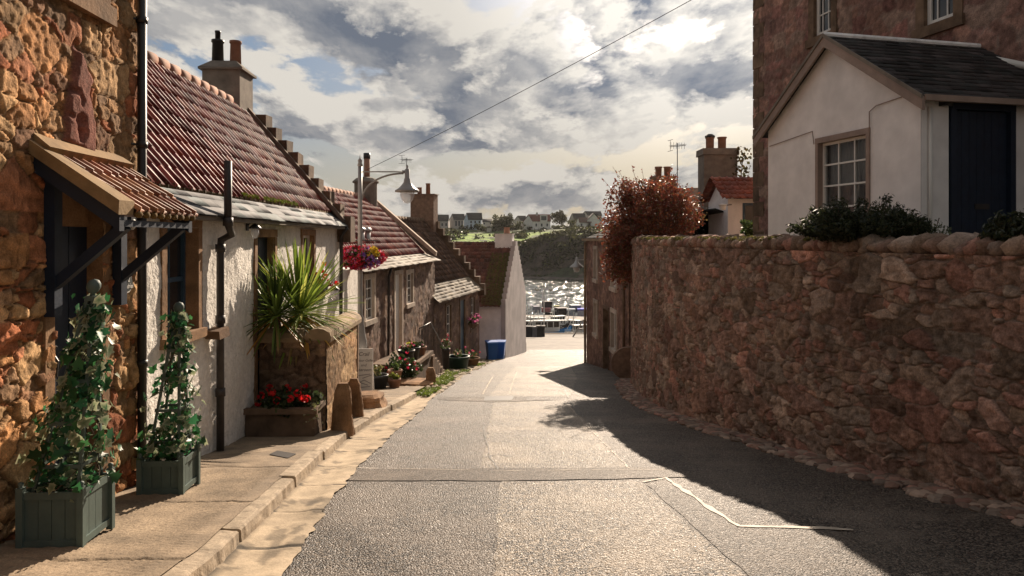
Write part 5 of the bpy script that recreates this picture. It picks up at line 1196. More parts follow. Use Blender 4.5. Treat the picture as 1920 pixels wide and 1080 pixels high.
q = P(1355, 387, 23.6); ol = thing('porch_light', 'small white lamp box at the eave of the red roofed outhouse', 'lamp', q); m = MB(); m.lathe([(.1, -.12), (.12, .0), (.15, .06), (0, .09)], n=12); m.build('shade', M['wpaint'], ol); m = MB(); m.tube([(0, 0, .03), (.3, 0, .06)], .015, 5); m.build('bracket', M['blacki'], ol)
YB = thing('yellow_green_shrub', 'light green shrub with pale blooms by the outhouse window', 'shrub', P(1404, 440, 21)); pts, _, _ = clump_pts(500, (0, 0, .15), (.22, .2, .45), 20, .12, 125, .1); leaves('foliage', pts, .08, GREENS, YB, seed=125); m = MB(); m.tube([(0, 0, -.6), (0, 0, .3)], .02, 5); m.build('stem', M['bark'], YB)
# ---- tall stone house and its white porch
rot8 = -math.pi+.2318
H8 = thing('tall_stone_house', 'tall reddish stone house rising beyond the frame on the right', 'house', (4.9, 13.6, -.45), rot8, absz=0)
XF = -3.0
hs = [(-2.65, -1.55, 4.5, 6.6), (.85, 1.95, 4.0, 6.2)]
def w8(px, dy_=0):    # local y on the facade x = XF of a photo column
    t = (px-960)/F; ox, oy = 4.9+3.0*.9733, 13.6+3.0*.2297    # world point at local (XF, 0)
    # world = (ox+.2297 s, oy-.9733 s)
    return (t*oy-ox)/(.2297+.9733*t)
a0, a1 = w8(1528), w8(1560); b0_, b1_ = w8(1735), w8(1790)
def z8(py, y): return (447-py)/F*(13.6+.689-.9733*y)
hs = [(a0, a1, z8(72, a0), 6.8), (b0_, b1_, z8(52, b0_), 6.2)]
look8 = lambda Y, Z: stone_look(Y, Z, .42, .27, 131, [(.25, .14, .11), (.30, .17, .13), (.21, .12, .10), (.28, .19, .15), (.24, .12, .10)], (.24, .17, .14), .022, .01)
wall_plane('wall', -5.25, 7.5, -1.5, 9, hs, .045, look8, M['rubble'], H8, xface=XF)
for h in hs:
    s_ = MB(); x0, x1 = XF-.2, XF+.04
    s_.box(x0, x1, h[0]-.2, h[0], h[2], h[3]); s_.box(x0, x1, h[1], h[1]+.2, h[2], h[3]); s_.box(x0, x1+.05, h[0]-.25, h[1]+.25, h[2]-.2, h[2]); s_.build('window_surround', M['dressdark'], H8); sash(H8, *h, XF-.08, 4, 3, 'wpaint', .09)
m = MB()
for k in range(26): z0_ = -1.4+k*.4; l_ = .5 if k % 2 else .28; m.box(XF-.3, XF+.03, -5.28, -5.28+l_, z0_, z0_+.38, (random.uniform(.8, 1.1),)*3, .006)
m.build('quoins', M['dressdark'], H8); MB().box(XF-6, XF-.02, -5.22, -5.0, -1.5, 9).box(XF-6, XF-.3, 7.2, 7.4, -1.5, 9).box(XF-6, XF-5.8, -5, 7.3, -1.5, 9).build('side_wall', M['farstone'], H8)
m = MB(); ya, yb = w8(1838), w8(1960); m.tube([(XF+.1, ya, z8(105, ya)), (XF+.1, yb, z8(128, yb)-.02)], .06, 10); m.build('waste_pipe', M['wpaint'], H8, True)
PO = thing('white_porch', 'white rendered gabled porch with slate roof and dark blue door above the wall', 'porch', (4.9, 13.6, -.45), rot8, absz=0)
Lp = 3.7; ze = 2.04; zr = 3.3; ym = 1.85
def w9(px):
    t = (px-960)/F; return (t*13.6-4.9)/(.2297+.9733*t)
wa, wb = w9(1536), w9(1626); hz = (wa, wb, .14, 1.62)
wall_plane('gable_wall', 0, Lp, -1.5, zr, [hz], .05, lambda Y, Z: (.006*(fbm(Y*2, Z*2, 3, 4)-.5), np.ones(Y.shape+(3,))), M['white'], PO, ztop=lambda Y: np.interp(Y, [0, ym, Lp], [ze, zr, ze]))
m = MB(); m.box(-.18, .03, wa-.07, wa, .14, 1.62); m.box(-.18, .03, wb, wb+.07, .14, 1.62); m.box(-.18, .034, wa-.07, wb+.07, 1.62, 1.71); m.box(-.18, .07, wa-.09, wb+.09, .06, .14); m.build('window_surround', M['barge'], PO)
f_ = MB(); xw = -.1; fw = .045
f_.box(xw-.03, xw+.03, wa, wa+fw, .14, 1.62); f_.box(xw-.03, xw+.03, wb-fw, wb, .14, 1.62); f_.box(xw-.028, xw+.028, wa+fw, wb-fw, 1.575, 1.62); f_.box(xw-.028, xw+.028, wa+fw, wb-fw, .14, .2)
for i in (1, 2, 3): z = .17+i*(1.6-.17)/4; f_.box(xw-.022, xw+.022, wa+fw, wb-fw, z-.014, z+.014)
for i in (1, 2): y = wa+(wb-wa)*i/3; f_.box(xw-.019, xw+.019, y-.012, y+.012, .18, 1.6)
sw = f_.build('window', M['wpaint'], PO); MB().box(xw-.008, xw-.004, wa+.02, wb-.02, .16, 1.6).build('pane', M['pane'], sw)
ys_ = np.linspace(wa, wb, 90); V = []; 
for y in ys_: d = .025*math.sin(y*46)+.015*math.sin(y*101+1); V += [(-.2+d, y, .1), (-.2+d*.8, y, 1.65)]
mkmesh('curtain', V, [(2*i, 2*i+2, 2*i+3, 2*i+1) for i in range(89)], mat('net_curtain', (.5, .46, .42), .9, .05, 3, 0, trans=.3), sw, None, True)
MB().box(-2.9, -.4, .2, .3, -1, 1.9).box(-.6, -.5, .3, 3.4, -1, 1.9).build('room', M['dark'], PO)
# side wall with the door
sd = Lp; d0, d1, dt = -1.62, -.49, 1.93
m = MB(); m.box(d1+.02, -.005, sd-.2, sd, -1.5, ze); m.box(-3, d0, sd-.2, sd, -1.5, ze); m.box(d0, d1+.02, sd-.2, sd, dt, ze); m.build('side_wall', M['white'], PO)
MB().box(-2.98, -.2, 0, .2, -1.5, ze).build('far_side_wall', M['white'], PO)
m = MB(); m.box(d1-.09, d1, sd-.06, sd+.03, -.5, dt); m.box(d0, d0+.09, sd-.06, sd+.03, -.5, dt); m.box(d0, d1, sd-.06, sd+.034, dt-.09, dt+.01); m.build('door_frame', M['navy'], PO)
m = MB()
for k in range(7): a = d0+.1+(d1-d0-.2)*k/7; m.box(a+.003, a+(d1-d0-.2)/7-.003, sd-.07, sd-.035, -.5, dt-.1)
m.box(d0+.1, d1-.1, sd-.08, sd-.045, -.5, dt-.1); dd = m.build('door', M['navy'], PO); m = MB(); m.box(-1.2, -.95, sd-.035, sd-.02, .42, .5); m.build('letterbox', M['rusty'], dd)
m = MB(); m.tube([(-.13, sd+.03, 1.85), (-.13, sd+.03, -.6)], .025, 8); m.build('downpipe', M['wpaint'], PO, True)
m = MB(); m.box(-.30, -.38, sd+.0, sd+.09, 1.87, 1.95); m.tube([(-.37, sd+.05, 1.91), (-.45, sd+.1, 1.89)], .035, 8); m.build('security_light', M['blacki'], PO)
# roof
ov = .16; sl = (zr-ze)/ym
for sg, lab in ((1, 1), (-1, 0)):
    ye = ym+sg*(ym+.22); zeb = zr-sl*(ym+.22)+.06; P0 = (ov, ye, zeb); U = Vector((0, ym-ye, zr+.06-zeb))
    rr_ = tile_slope('roof', P0, (-1, 0, 0), U, 3.0+ov, U.length, .24, .16, 0, .010, DSLATE, PO, 140+lab, 'slate', sub=2)
    m = MB(); m.obox((ov+.0, (ye+ym)/2, (zeb+zr+.06)/2-.095), (.022, 0, 0), (0, (ye-ym)/2, (zeb-zr-.06)/2), (0, 0, .095)); m.build('bargeboard', M['barge'], PO)
    m = MB(); m.obox((ov+.03, (ye+ym)/2, (zeb+zr+.06)/2+.0), (.012, 0, 0), (0, (ye-ym)/2, (zeb-zr-.06)/2), (0, 0, .03)); m.build('barge_trim', M['greyrender'], PO)
m = MB(); m.box(-3, ov-.02, Lp+.17, Lp+.24, ze-.14, ze-.06); m.build('gutter', M['barge'], PO); m = MB(); m.tube([(ov, ym, zr+.07), (-2.95, ym, zr+.07)], .05, 8); m.build('ridge', M['slate'], PO)
m = MB(); yq = w9(1630); m.tube([(.02, w9(1632), 1.65), (.02, w9(1632), 1.95), (.02, w9(1645), 2.02), (.02, w9(1705), 2.06)], .008, 5); m.build('cable', M['barge'], PO); m = MB(); m.tube([(.02, .08, 1.55+.2), (.02, w9(1525), 1.85), (.02, w9(1528), 1.62)], .008, 5); m.build('cable', M['barge'], PO)
# shrub on the wall
def conifer(label, px, pyb, Y, rx, rz2, seed, n=150):
    T = thing('conifer_shrub', label, 'shrub', P(px, pyb, Y), 0); r = random.Random(seed); tw = []; dirs = []; m = MB()
    for i in range(n):
        az = r.random()*6.283; q = r.random()**.6; ox, oy = math.cos(az)*rx*q*.75, math.sin(az)*rx*.5*q
        b = Vector((ox*.5, oy*.5, -.05)); e = Vector((ox+math.cos(az)*rx*.35, oy+math.sin(az)*.15, rz2*(1.05-q*.8)*r.uniform(.6, 1.15)))
        m.tube([b, e], [.006, .002], 4); d = (e-b).normalized()
        for k in range(26): t = .25+.78*k/26; tw.append(b.lerp(e, t)); dirs.append(d)
    tw = np.array(tw); rr2 = np.random.default_rng(seed); N_ = 3; pp = np.repeat(tw, N_, 0)+rr2.normal(0, .02, (len(tw)*N_, 3))
    leaves('foliage', pp, .06, [(.025, .035, .015), (.04, .05, .02), (.055, .06, .025), (.02, .028, .012)], T, seed=seed, aspect=.16); m.build('branches', M['bark'], T); return T
conifer('dark spreading conifer shrub on the wall in front of the white porch', 1615, 446, 8.6, .80, .50, 151, 260)
conifer('dark leafy shrub at the right frame edge on top of the wall', 1915, 452, 6.6, .30, .28, 152, 110)
CL = thing('weedy_plant', 'thin weedy plant growing from the wall near the porch corner', 'plant', P(1745, 446, 8.9)); pts, _, _ = clump_pts(260, (0, 0, .12), (.28, .12, .16), 20, .08, 155, .1); leaves('foliage', pts, .045, [(.08, .10, .05), (.12, .13, .07)], CL, seed=155, aspect=.25); m = MB(); [m.tube([(0, 0, -.1), (random.uniform(-.2, .2), 0, .25)], .004, 4) for _ in range(8)]; m.build('stems', M['bark'], CL)
# ================================================================ HARBOUR AND FAR SHORE
def water_mat():
    m = bpy.data.materials.new('harbour_water'); m.use_nodes = True; N = m.node_tree.nodes; L = m.node_tree.links; p = N['Principled BSDF']
    p.inputs['Base Color'].default_value = (.02, .03, .026, 1); p.inputs['Roughness'].default_value = .10; p.inputs['Specular IOR Level'].default_value = .22
    t = N.new('ShaderNodeTexCoord'); n = N.new('ShaderNodeTexNoise'); n.inputs['Scale'].default_value = 1; n.inputs['Detail'].default_value = 4; n.inputs['Roughness'].default_value = .6; mp = N.new('ShaderNodeMapping'); mp.inputs['Scale'].default_value = (.8, .28, 1)
    b = N.new('ShaderNodeBump'); b.inputs['Strength'].default_value = 1; b.inputs['Distance'].default_value = .5
    L.new(t.outputs['Object'], mp.inputs[0]); L.new(mp.outputs[0], n.inputs['Vector']); L.new(n.outputs[0], b.inputs['Height']); L.new(b.outputs[0], p.inputs['Normal']); return m
WZ = -13.6
mb = MB(); mb.add([(-160, 91, WZ), (160, 91, WZ), (160, 300, WZ), (-160, 300, WZ)], [(0, 1, 2, 3)]); WM = water_mat(); struct(mb.build('water', WM))
xg = np.arange(-8, 48, .42); yg = np.arange(91.6, 236, .62); Xg, Yg = np.meshgrid(xg, yg, indexing='ij')
jx = np.random.default_rng(4).uniform(-.12, .12, Xg.shape)
Zg = WZ+.03+.62*(fbm(Xg*.9+jx, Yg*.5, 3, 90)-.2)+.08*np.random.default_rng(5).random(Xg.shape)
struct(mkmesh('water', np.stack([Xg+jx, Yg, Zg], -1), grid_faces(*Xg.shape), WM, None, None, False))
HWm = mat('quay_wall_stone', (.13, .10, .075), .9, .4, 1.2, .6, 3, dirt=.4, dscale=.3, bdist=.1)
mb = MB(); mb.box(-70, 70, 90.5, 91.3, -18, -12.12); struct(mb.build('quay_wall', HWm))
# second pier
PR = thing('harbour_pier', 'low stone pier crossing the harbour with sunlit top', 'pier', (10, 112, -13.6), 0)
pl = [(-22, -3, 1.35), (-4, -3.5, 1.25), (6, -4.5, .9), (20, -5, .85)]; m = MB()
for a, b in zip(pl[:-1], pl[1:]):
    m.add([(a[0], a[1], -4), (b[0], b[1], -4), (b[0], b[1], b[2]), (a[0], a[1], a[2]), (a[0], a[1]+5, -4), (b[0], b[1]+5, -4), (b[0], b[1]+5, b[2]+.1), (a[0], a[1]+5, a[2]+.1)], [(0, 1, 2, 3), (4, 7, 6, 5), (3, 2, 6, 7)])
m.build('deck', M['quay'], PR)
m = MB()
for a, b in zip(pl[:-1], pl[1:]): m.add([(a[0], a[1]-.1, -4), (b[0], b[1]-.1, -4), (b[0], b[1]-.1, b[2]-.1), (a[0], a[1]-.1, a[2]-.1)], [(0, 1, 2, 3)])
m.build('pier_wall', HWm, PR)
def crate(label, px, pyb, Y, w_, h, d, col, group='crates and sheds on the harbour pier', roof=None):
    T = thing('harbour_crate', label, 'crate', P(px, pyb, Y), random.uniform(-.3, .3), group)
    m = MB(); m.box(-w_/2, w_/2, -d/2, d/2, 0, h*.9, col); m.build('box', M['generic'], T)
    m = MB(); c2 = roof or tuple(min(1, q*1.4) for q in col); m.box(-w_/2-.05, w_/2+.05, -d/2-.05, d/2+.05, h*.9, h, c2); m.build('lid', M['generic'], T); return T
for a in [('pale grey container on the pier near the white gable', 1006, 586, 121, 1.1, 1.1, 1, (.35, .34, .38)), ('low red and white stack of boxes on the pier', 1024, 585, 121, 1.6, .7, 1, (.45, .2, .2)),
          ('dark rounded pile of nets on the pier', 1026, 578, 122, 1.5, 1.2, 1.2, (.05, .045, .05)), ('yellow topped float crate on the pier', 1044, 583, 121, .8, .9, 1, (.22, .2, .05)), ('dark stack of creels in the middle of the pier', 1053, 596, 118, 1.9, 1.7, 2, (.07, .06, .06)),
          ('pale blue grey van body on the pier', 1070, 599, 117, 1.3, 1.8, 2, (.32, .36, .42)), ('grey flat roofed shed on the pier', 1078, 585, 119, 1.6, 1.2, 2, (.25, .27, .32)), ('white container under a blue tarpaulin on the pier', 1092, 600, 117, 1.6, 1.9, 2, (.42, .42, .5), ), ('long dark net pile running along the pier edge', 1040, 596, 119.5, 3.2, .9, 1, (.05, .04, .035))]:
    crate(*a, **({'roof': (.02, .05, .6)} if 'tarpaulin' in a[0] else {}))
# boxes at the quay edge
for a in [('black fish bin at the left of the quay edge stack', 992, 634, 88, 1.0, 1.5, 1, (.03, .03, .035)), ('grey fish bin in the middle of the quay edge stack', 1003, 633, 88, .9, 1.4, 1, (.14, .14, .15)), ('black fish bin at the right of the quay edge stack', 1014, 633, 88, 1.0, 1.5, 1, (.035, .03, .03))]:
    crate(*a, group='fish bins on the quay edge')
def boat(label, px, pyb, Y, L_, hull, cabin, rot, group='boats in the harbour', cab=(-.25, .25), ch=1.3):
    T = thing('fishing_boat', label, 'boat', (P(px, pyb, Y).x, Y, WZ), rot, group); n = 13; V = []; S = 6
    for i in range(n):
        t = i/(n-1)*2-1; x = t*L_/2; bw = (1-max(0, t)**2.2)*.5*L_*.30*(1 if t > -.9 else .9); sh = .95+.55*max(0, t)**2+.1*t*t
        for k in range(S+1):
            a = -1+2*k/S; pr = abs(a); y = math.copysign(bw*min(1, pr**.6*1.02), a); z = -.4+(sh+.4)*pr**1.6; V.append((x, y, z))
    Fq = [(i*(S+1)+k, (i+1)*(S+1)+k, (i+1)*(S+1)+k+1, i*(S+1)+k+1) for i in range(n-1) for k in range(S)]+[tuple(range(S, -1, -1))]
    mkmesh('hull', V, Fq, M[hull], T, None, True)
    m = MB(); bw = .5*L_*.27; m.add([(-L_/2, -bw, .75), (L_*.38, -bw*.55, .8), (L_*.38, bw*.55, .8), (-L_/2, bw, .75)], [(0, 1, 2, 3)]); m.build('deck', M['greyrender'], T)
    c0, c1 = cab[0]*L_, cab[1]*L_; w_ = bw*.7; m = MB(); m.box(c0, c1, -w_, w_, .76, .76+ch*.45)
    for x in np.linspace(c0+.06, c1-.06, 5): [m.box(x-.06, x+.06, s*w_-.05, s*w_+.05, .76+ch*.45, .76+ch*.9) for s in (-1, 1)]
    m.box(c0-.1, c1+.15, -w_-.1, w_+.1, .76+ch*.9, .76+ch); cb = m.build('wheelhouse', M[cabin], T)
    MB().box(c0+.05, c1-.05, -w_+.02, w_-.02, .76+ch*.45, .76+ch*.89).build('window', M['darkglass'], cb)
    m = MB(); m.tube([(c0, 0, .7), (c0, 0, 3.3+ch*.3)], .05, 6); m.tube([(c0, 0, 2.9), (c0-L_*.22, 0, 1.5)], .03, 5); m.tube([(c0-.3, 0, 3.0), (c0+.4, 0, 3.0)], .03, 5); m.build('mast', M['wpaint'], T)
    m = MB()
    for s in (-1, 1): m.tube([(-L_/2, s*bw, 1.25), (0, s*bw*1.05, 1.2), (L_*.3, s*bw*.8, 1.5)], .025, 5); [m.tube([(x, s*bw, .8), (x, s*bw, 1.25)], .02, 4) for x in (-L_*.45, -L_*.2, 0)]
    m.build('railing', M['wpaint'], T); return T
boat('blue hulled fishing boat with cream wheelhouse moored beyond the quay', 1033, 628, 97, 5.6, 'boatb', 'boatw', .15, cab=(-.42, .2), ch=1.7)
boat('dark small boat with white cabin left of the blue boat', 994, 622, 98, 4.6, 'plasticd', 'boatw', 2.8, ch=1.5)
boat('white boat with green trim at the right beside the brown house', 1090, 624, 96, 4.4, 'boatw', 'boatw', .3, ch=1.2)
boat('small white boat behind the fish bins', 1008, 614, 103, 4.0, 'boatw', 'boatw', -.2, ch=1.4)
boat('little red decked boat moored against the pier wall', 1050, 612, 104, 3.4, 'rusty', 'boatw', .1, ch=.9)
boat('open wooden skiff with orange gunwale nearest the white gable', 988, 618, 95, 3.2, 'rusty', 'boatw', 2.2, ch=.8)
boat('white motor boat behind the blue fishing boat', 1046, 606, 106, 4.2, 'boatw', 'boatw', .6, ch=1.3)
boat('small blue dinghy with low cuddy beyond the slipway frame', 1076, 610, 104, 3.4, 'boatb', 'boatw', -.5, ch=.9)
boat('dark hulled creel boat moored far left under the pier', 1000, 607, 106, 3.8, 'plasticd', 'boatw', .4, ch=1.2)
hl = thing('harbour_lamp', 'tall white twin armed lamp standing at the harbour', 'lamp post', (P(1018, 620, 93).x, 89.8, -12.2), 0); hz_ = (P(0, 536, 89.8).z+12.2)
m = MB(); m.tube([(0, 0, 0), (0, 0, hz_)], .07, 6); m.tube([(-.8, 0, hz_-.2), (.8, 0, hz_-.2)], .04, 5); m.build('pole', M['wpaint'], hl)
for s in (-1, 1): m = MB(); m.lathe([(0, .1), (.12, 0), (.32, -.22), (.15, -.5), (0, -.55)], (s*.85, 0, hz_-.15), 10); m.build('lamp_head', M['wpaint'], hl)
LD = thing('leaning_boat_frame', 'grey angled slipway frame beside the brown town house foot', 'frame', (P(1088, 630, 86).x, 86, float(rz(86))), 0)
m = MB(); m.bar((-.9, 0, 0), (.4, 0, 2.1), .16, .16); m.bar((.5, 0, 0), (.4, 0, 2.1), .14, .14); m.bar((-.3, 0, 1), (.5, 0, 1), .1, .1); m.build('frame', M['galv'], LD)
# far shore: one terrain sheet
shore = lambda X: 233-.35*np.clip(X, -30, 60)*0+(-.9)*np.clip(X-10, 0, 30)
cliffm = bpy.data.materials.new('hillside'); cliffm.use_nodes = True
hm = cliffm.node_tree; p_ = hm.nodes['Principled BSDF']; at_ = hm.nodes.new('ShaderNodeAttribute'); at_.attribute_name = 'Col'
nn_ = hm.nodes.new('ShaderNodeTexNoise'); nn_.inputs['Scale'].default_value = .35; nn_.inputs['Detail'].default_value = 9; nn_.inputs['Roughness'].default_value = .72; tcc = hm.nodes.new('ShaderNodeTexCoord'); hm.links.new(tcc.outputs['Object'], nn_.inputs[0])
mr_ = hm.nodes.new('ShaderNodeMapRange'); hm.links.new(nn_.outputs[0], mr_.inputs[0]); mr_.inputs[1].default_value = .35; mr_.inputs[2].default_value = .68; mr_.inputs[3].default_value = .45; mr_.inputs[4].default_value = 1.6
mm_ = hm.nodes.new('ShaderNodeMix'); mm_.data_type = 'RGBA'; mm_.blend_type = 'MULTIPLY'; mm_.inputs[0].default_value = 1; hm.links.new(at_.outputs['Color'], mm_.inputs[6]); hm.links.new(mr_.outputs[0], mm_.inputs[7]); hm.links.new(mm_.outputs[2], p_.inputs['Base Color']); p_.inputs['Roughness'].default_value = .95
bb_ = hm.nodes.new('ShaderNodeBump'); bb_.inputs['Distance'].default_value = 1.2; bb_.inputs['Strength'].default_value = .8; hm.links.new(nn_.outputs[0], bb_.inputs['Height']); hm.links.new(bb_.outputs[0], p_.inputs['Normal'])
def hz(X, Y):
    X = np.asarray(X, float); Y = np.asarray(Y, float)
    s = Y-(233-.55*np.clip(X-2, 0, 60)); n = fbm(X*.05, Y*.05, 4, 33)-.5; n2 = fbm(X*.22, Y*.22, 4, 35)-.5
    beach = WZ-.6+np.clip(s, -3, 8)*.16
    crest = np.interp(X, [-120, -50, -15, 5, 20, 40, 120], [-3.0, -2.2, -1.6, -1.2, 1.2, 2.4, 3])
    cl_ = np.clip((s-8+6*n)/26, 0, 1); cl_ = cl_*cl_*(3-2*cl_)
    top = crest+np.clip((s-34)/60, 0, 1)*(4.2-crest)
    return np.where(s < 8, beach, 0)+np.where(s >= 8, (WZ+.7)*(1-cl_)+top*cl_, 0)+cl_*(1-cl_)*8*n2+.5*n2*(s > 8)
xs_ = np.linspace(-130, 130, 330); ys2 = np.concatenate([np.linspace(205, 275, 130), np.linspace(276, 420, 110), np.linspace(440, 1500, 20)])
Xg, Yg = np.meshgrid(xs_, ys2, indexing='ij'); Zg = hz(Xg, Yg); Zg = np.where(Yg > 400, 4.2, Zg)
s = Yg-(233-.55*np.clip(Xg-2, 0, 60)); nn = fbm(Xg*.09, Yg*.09, 4, 50); n3 = fbm(Xg*.35, Yg*.35, 3, 51)
sand_ = np.array([.10, .08, .07]); rockc = np.array([.06, .046, .036]); green = np.array([.035, .045, .022]); field = np.array([.22, .34, .05]); dk = np.array([.045, .055, .028])
C = np.where((s < 9)[..., None], sand_, np.where((nn > .52)[..., None], green, rockc)*(.7+.6*n3[..., None]))
C = np.where(((s > 33) & (nn < .70))[..., None], field*(.35+1.3*fbm(Xg*.14, Yg*.3, 3, 52)[..., None]), C); C = np.where(((s > 30) & (nn >= .60))[..., None], dk, C); C = np.where(((s > 72))[..., None], np.array([.07, .10, .03]), C)
o = mkmesh('hill', np.stack([Xg, Yg, Zg], -1), grid_faces(*Xg.shape), cliffm, None, C.reshape(-1, 3), True); struct(o)
# scrub on the cliff and hedges: one mass nobody could count
pp = []; r = np.random.default_rng(9)
X = r.uniform(-75, 62, 60000); Y = r.uniform(238, 330, 60000); k = fbm(X*.11, Y*.11, 4, 60); s = Y-(233-.55*np.clip(X-2, 0, 60)); kk = ((k > .44) & (s > 9) & (s < 38)) | ((k > .60) & (s > 36) & ~((X > -29) & (X < -4) & (Y < 303) & (k < .68))); X, Y, k = X[kk], Y[kk], k[kk]
hh = np.clip(k-.48, 0, .2)*9; Zz = hz(X, Y)+hh*r.random(len(X)); o = leaves('scrub', np.stack([X, Y, Zz], -1), .95, [(.035, .038, .02), (.05, .052, .024), (.028, .03, .018), (.075, .08, .028)], None, seed=61, aspect=.45); o['kind'] = 'stuff'
# trees on the skyline
tree('broad_tree', 'broad dark round tree on the skyline behind the cottage chimney', 'tree', 941, 434, 322, 8.4, 5.4, [(.06, .065, .03), (.085, .085, .035), (.05, .05, .025)], 201, 'trees on the far hill', 2600, .75)
tree('round_tree', 'domed dark tree on the skyline right of the red roofed bungalow', 'tree', 1049, 419, 335, 6.0, 4.4, [(.07, .065, .03), (.055, .05, .025)], 202, 'trees on the far hill', 2200, .7)
for i, (px, py, h, rx, lab) in enumerate([(897, 432, 3.6, 2.0, 'small bushy tree right of the pale blue house'), (975, 430, 3.4, 2.4, 'pale shrubby tree in front of the grey gable'), (817, 436, 3.0, 2.2, 'low bush below the leftmost far house'), (828, 452, 3.0, 2.4, 'dark bush on the field edge at far left'), (905, 436, 3, 2.2, 'low dark bush behind the field fence'), (1045, 432, 2.6, 3.0, 'wide low bush below the domed tree'), (1072, 424, 3.2, 2.6, 'green bush left of the brown roofed far cottage'), (1020, 436, 2, 2.4, 'low hedge bush beneath the bungalow')]):
    tree('hill_bush', lab, 'bush', px, py, 318, h, rx, [(.07, .08, .03), (.10, .11, .04), (.05, .055, .025)], 210+i, 'bushes on the far hill', 500, .55)
# houses on the hill
WHT, GRY, BLU = (.82, .80, .78), (.50, .47, .45), (.56, .66, .76)
def hill_house(label, px0, px1, pyb, pye, pyr, Y, wallc, roofc, gable='left', gw_=.28, chimney_=False, dormer=False, wins=3):
    x0 = (px0-960)/F*Y; x1 = (px1-960)/F*Y; zb = (447-pyb)/F*Y-1.2; ze_ = (447-pye)/F*Y; zr_ = (447-pyr)/F*Y; W = x1-x0
    T = thing('hill_house', label, 'house', (x0, Y, zb), {'left': -.0, 'front': 0}[gable], 'houses on the far hill', absz=0); L_ = 7.
    if gable == 'front':
        m = MB(); m.prism([(0, 0, zb), (0, 0, ze_), (W/2, 0, zr_), (W, 0, ze_), (W, 0, zb)], (0, 8, 0), wallc); m.build('wall', M['generic'], T)
        m = MB()
        for s in (0, 1): a = (-.3 if s == 0 else W+.3); m.prism([(a, -.3, ze_-.1), (W/2, -.3, zr_+.12), (W/2, -.3, zr_+.4), (a, -.3, ze_+.2)], (0, 8.6, 0), roofc)
        m.build('roof', M['generic'], T)
    else:
        # gable turned to the left, its side seen obliquely
        g = W*gw_; D_ = 7.
        m = MB(); V = [(0, 4, zb), (g, 0, zb), (W, 0, zb), (W, 6, zb), (0, 4, ze_), (g, 0, ze_), (W, 0, ze_), (W, 6, ze_), (g*.55, 2.2, zr_), (W-.1, 3.2, zr_)]
        m.add(V, [(0, 1, 5, 8, 4), (1, 2, 6, 5), (2, 3, 7, 9, 6), (3, 0, 4, 7)], wallc); m.build('wall', M['generic'], T)
        m = MB(); e = .15; m.prism([(g-.3, -.35, ze_-.1), (W+.3, -.35, ze_-.1), (W-.0, 3.2, zr_+e), (g*.5, 2.2, zr_+e)], (0, .05, .22), roofc); m.prism([(-.3, 4.2, ze_-.1), (g*.5, 2.2, zr_+e), (W, 3.2, zr_+e), (W+.2, 6.2, ze_-.1)], (0, .05, .22), roofc); m.build('roof', M['generic'], T)
    xw = np.linspace(.15 if gable == 'front' else gw_+.12, .88, wins)
    for q in xw:
        m = MB(); m.box(W*q-.35, W*q+.35, -.06, .02, zb+1.2+.8, min(ze_-.3, zb+1.2+2.1), (.05, .055, .07)); m.build('window', M['generic'], T)
    if gable != 'front' and ze_-zb > 4.5:
        for q in xw: m = MB(); m.box(W*q-.35, W*q+.35, -.06, .02, ze_-1.6, ze_-.5, (.05, .055, .07)); m.build('window', M['generic'], T)
    if chimney_: m = MB(); m.box(W*.5-.4, W*.5+.4, 2, 2.8, zr_-.5, zr_+1.2, GRY); m.build('chimney', M['generic'], T)
    if dormer: m = MB(); m.box(W*.62, W*.88, -.5, 3, ze_-.1, zr_-.1, WHT); dm = m.build('dormer', M['generic'], T); m = MB(); m.box(W*.65, W*.85, -.56, -.5, ze_+.5, zr_-.5, (.06, .07, .09)); m.build('window', M['generic'], dm)
    return T
SL = (.05, .045, .045)
hill_house('leftmost far house with grey walls partly behind the chimney', 792, 811, 428, 416, 406, 330, GRY, SL)
hill_house('grey far house second from the left with plain slate roof', 811, 840, 427, 414, 403.5, 330, GRY, SL, gw_=.25)
hill_house('grey far house third from the left with pale gable', 842, 870, 427, 412, 402, 330, GRY, SL, gw_=.35)
hill_house('tall pale blue far house with small porch', 869, 903, 429, 412, 400, 325, BLU, SL, gw_=.3)
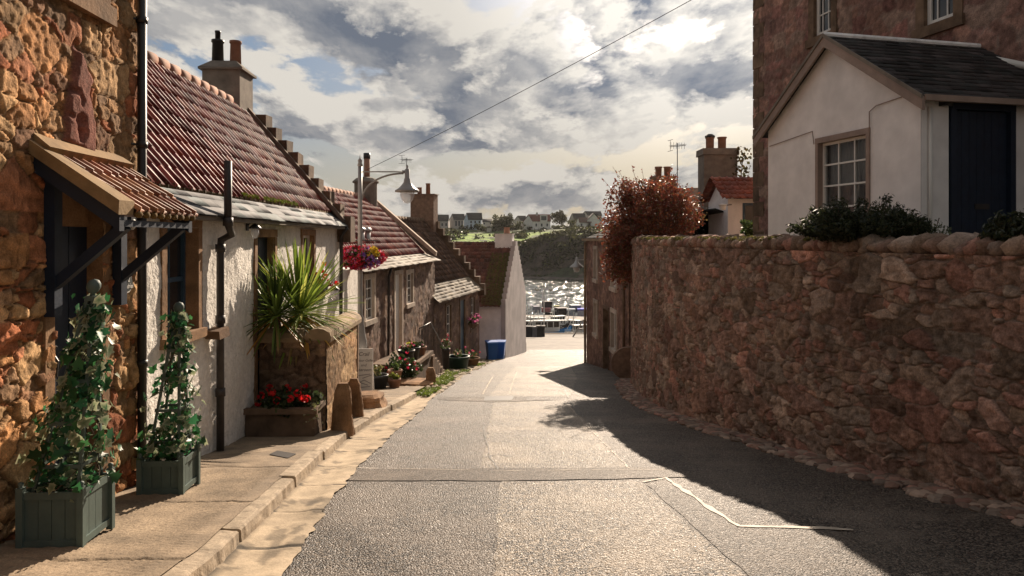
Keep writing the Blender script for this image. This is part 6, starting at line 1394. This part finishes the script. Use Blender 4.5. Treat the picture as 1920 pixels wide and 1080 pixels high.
hill_house('low dark roofed far house left of the broad tree', 904, 922, 424, 416, 411.5, 335, GRY, SL, gw_=.1, wins=2)
hill_house('grey gabled far house right of the broad tree', 964, 986, 424, 414, 405.5, 335, GRY, SL, gw_=.6, wins=2)
hill_house('white far bungalow with red roof and big dormer', 982, 1032, 428, 415, 403, 318, WHT, (.16, .06, .05), gw_=.35, chimney_=True, dormer=True)
hill_house('far house with grey hipped roof beyond the domed tree', 1069, 1098, 420, 412, 401, 338, GRY, SL, gw_=.3)
hill_house('white far cottage with brown roof left of the white gable', 1082, 1108, 432, 417, 409, 312, WHT, (.12, .07, .055), gw_=.2, wins=2)
hill_house('white gabled far cottage at the edge of the russet bush', 1101, 1126, 431, 414, 401, 312, WHT, SL, 'front', wins=2)
hill_house('grey roofed far house behind the white gabled cottage', 1092, 1128, 415, 404, 397, 345, GRY, SL, gw_=.3)
q = P(917, 434, 312); ps = thing('garden_shed', 'tiny grey garden shed at the edge of the green field', 'shed', q); m = MB(); m.box(-1, 1, -1, 1, -1, 1.6, GRY); m.build('wall', M['generic'], ps); m = MB(); m.prism([(-1.2, -1.2, 1.6), (0, -1.2, 2.3), (1.2, -1.2, 1.6)], (0, 2.4, 0), SL); m.build('roof', M['generic'], ps)
fn = thing('field_fence', 'thin post fence along the top of the green field', 'fence', P(890, 434, 308)); m = MB()
for k in range(24): x = -14+k*1.9; z = float(hz(x+fn.location.x, 308))-fn.location.z; m.box(x-.07, x+.07, -.07, .07, z-.3, z+1.3)
m.build('posts', M['bark'], fn)
# ---------------------------------------------------------------- air
hm_ = bpy.data.materials.new('haze'); hm_.use_nodes = True; hn = hm_.node_tree; hn.nodes.clear(); ho = hn.nodes.new('ShaderNodeOutputMaterial'); pv = hn.nodes.new('ShaderNodeVolumePrincipled')
pv.inputs['Color'].default_value = (.95, .93, .9, 1); pv.inputs['Density'].default_value = .00006; pv.inputs['Anisotropy'].default_value = .4; hn.links.new(pv.outputs[0], ho.inputs['Volume'])
hb = MB().box(-700, 700, -120, 1600, -20, 12).build('haze', hm_); hb['kind'] = 'stuff'
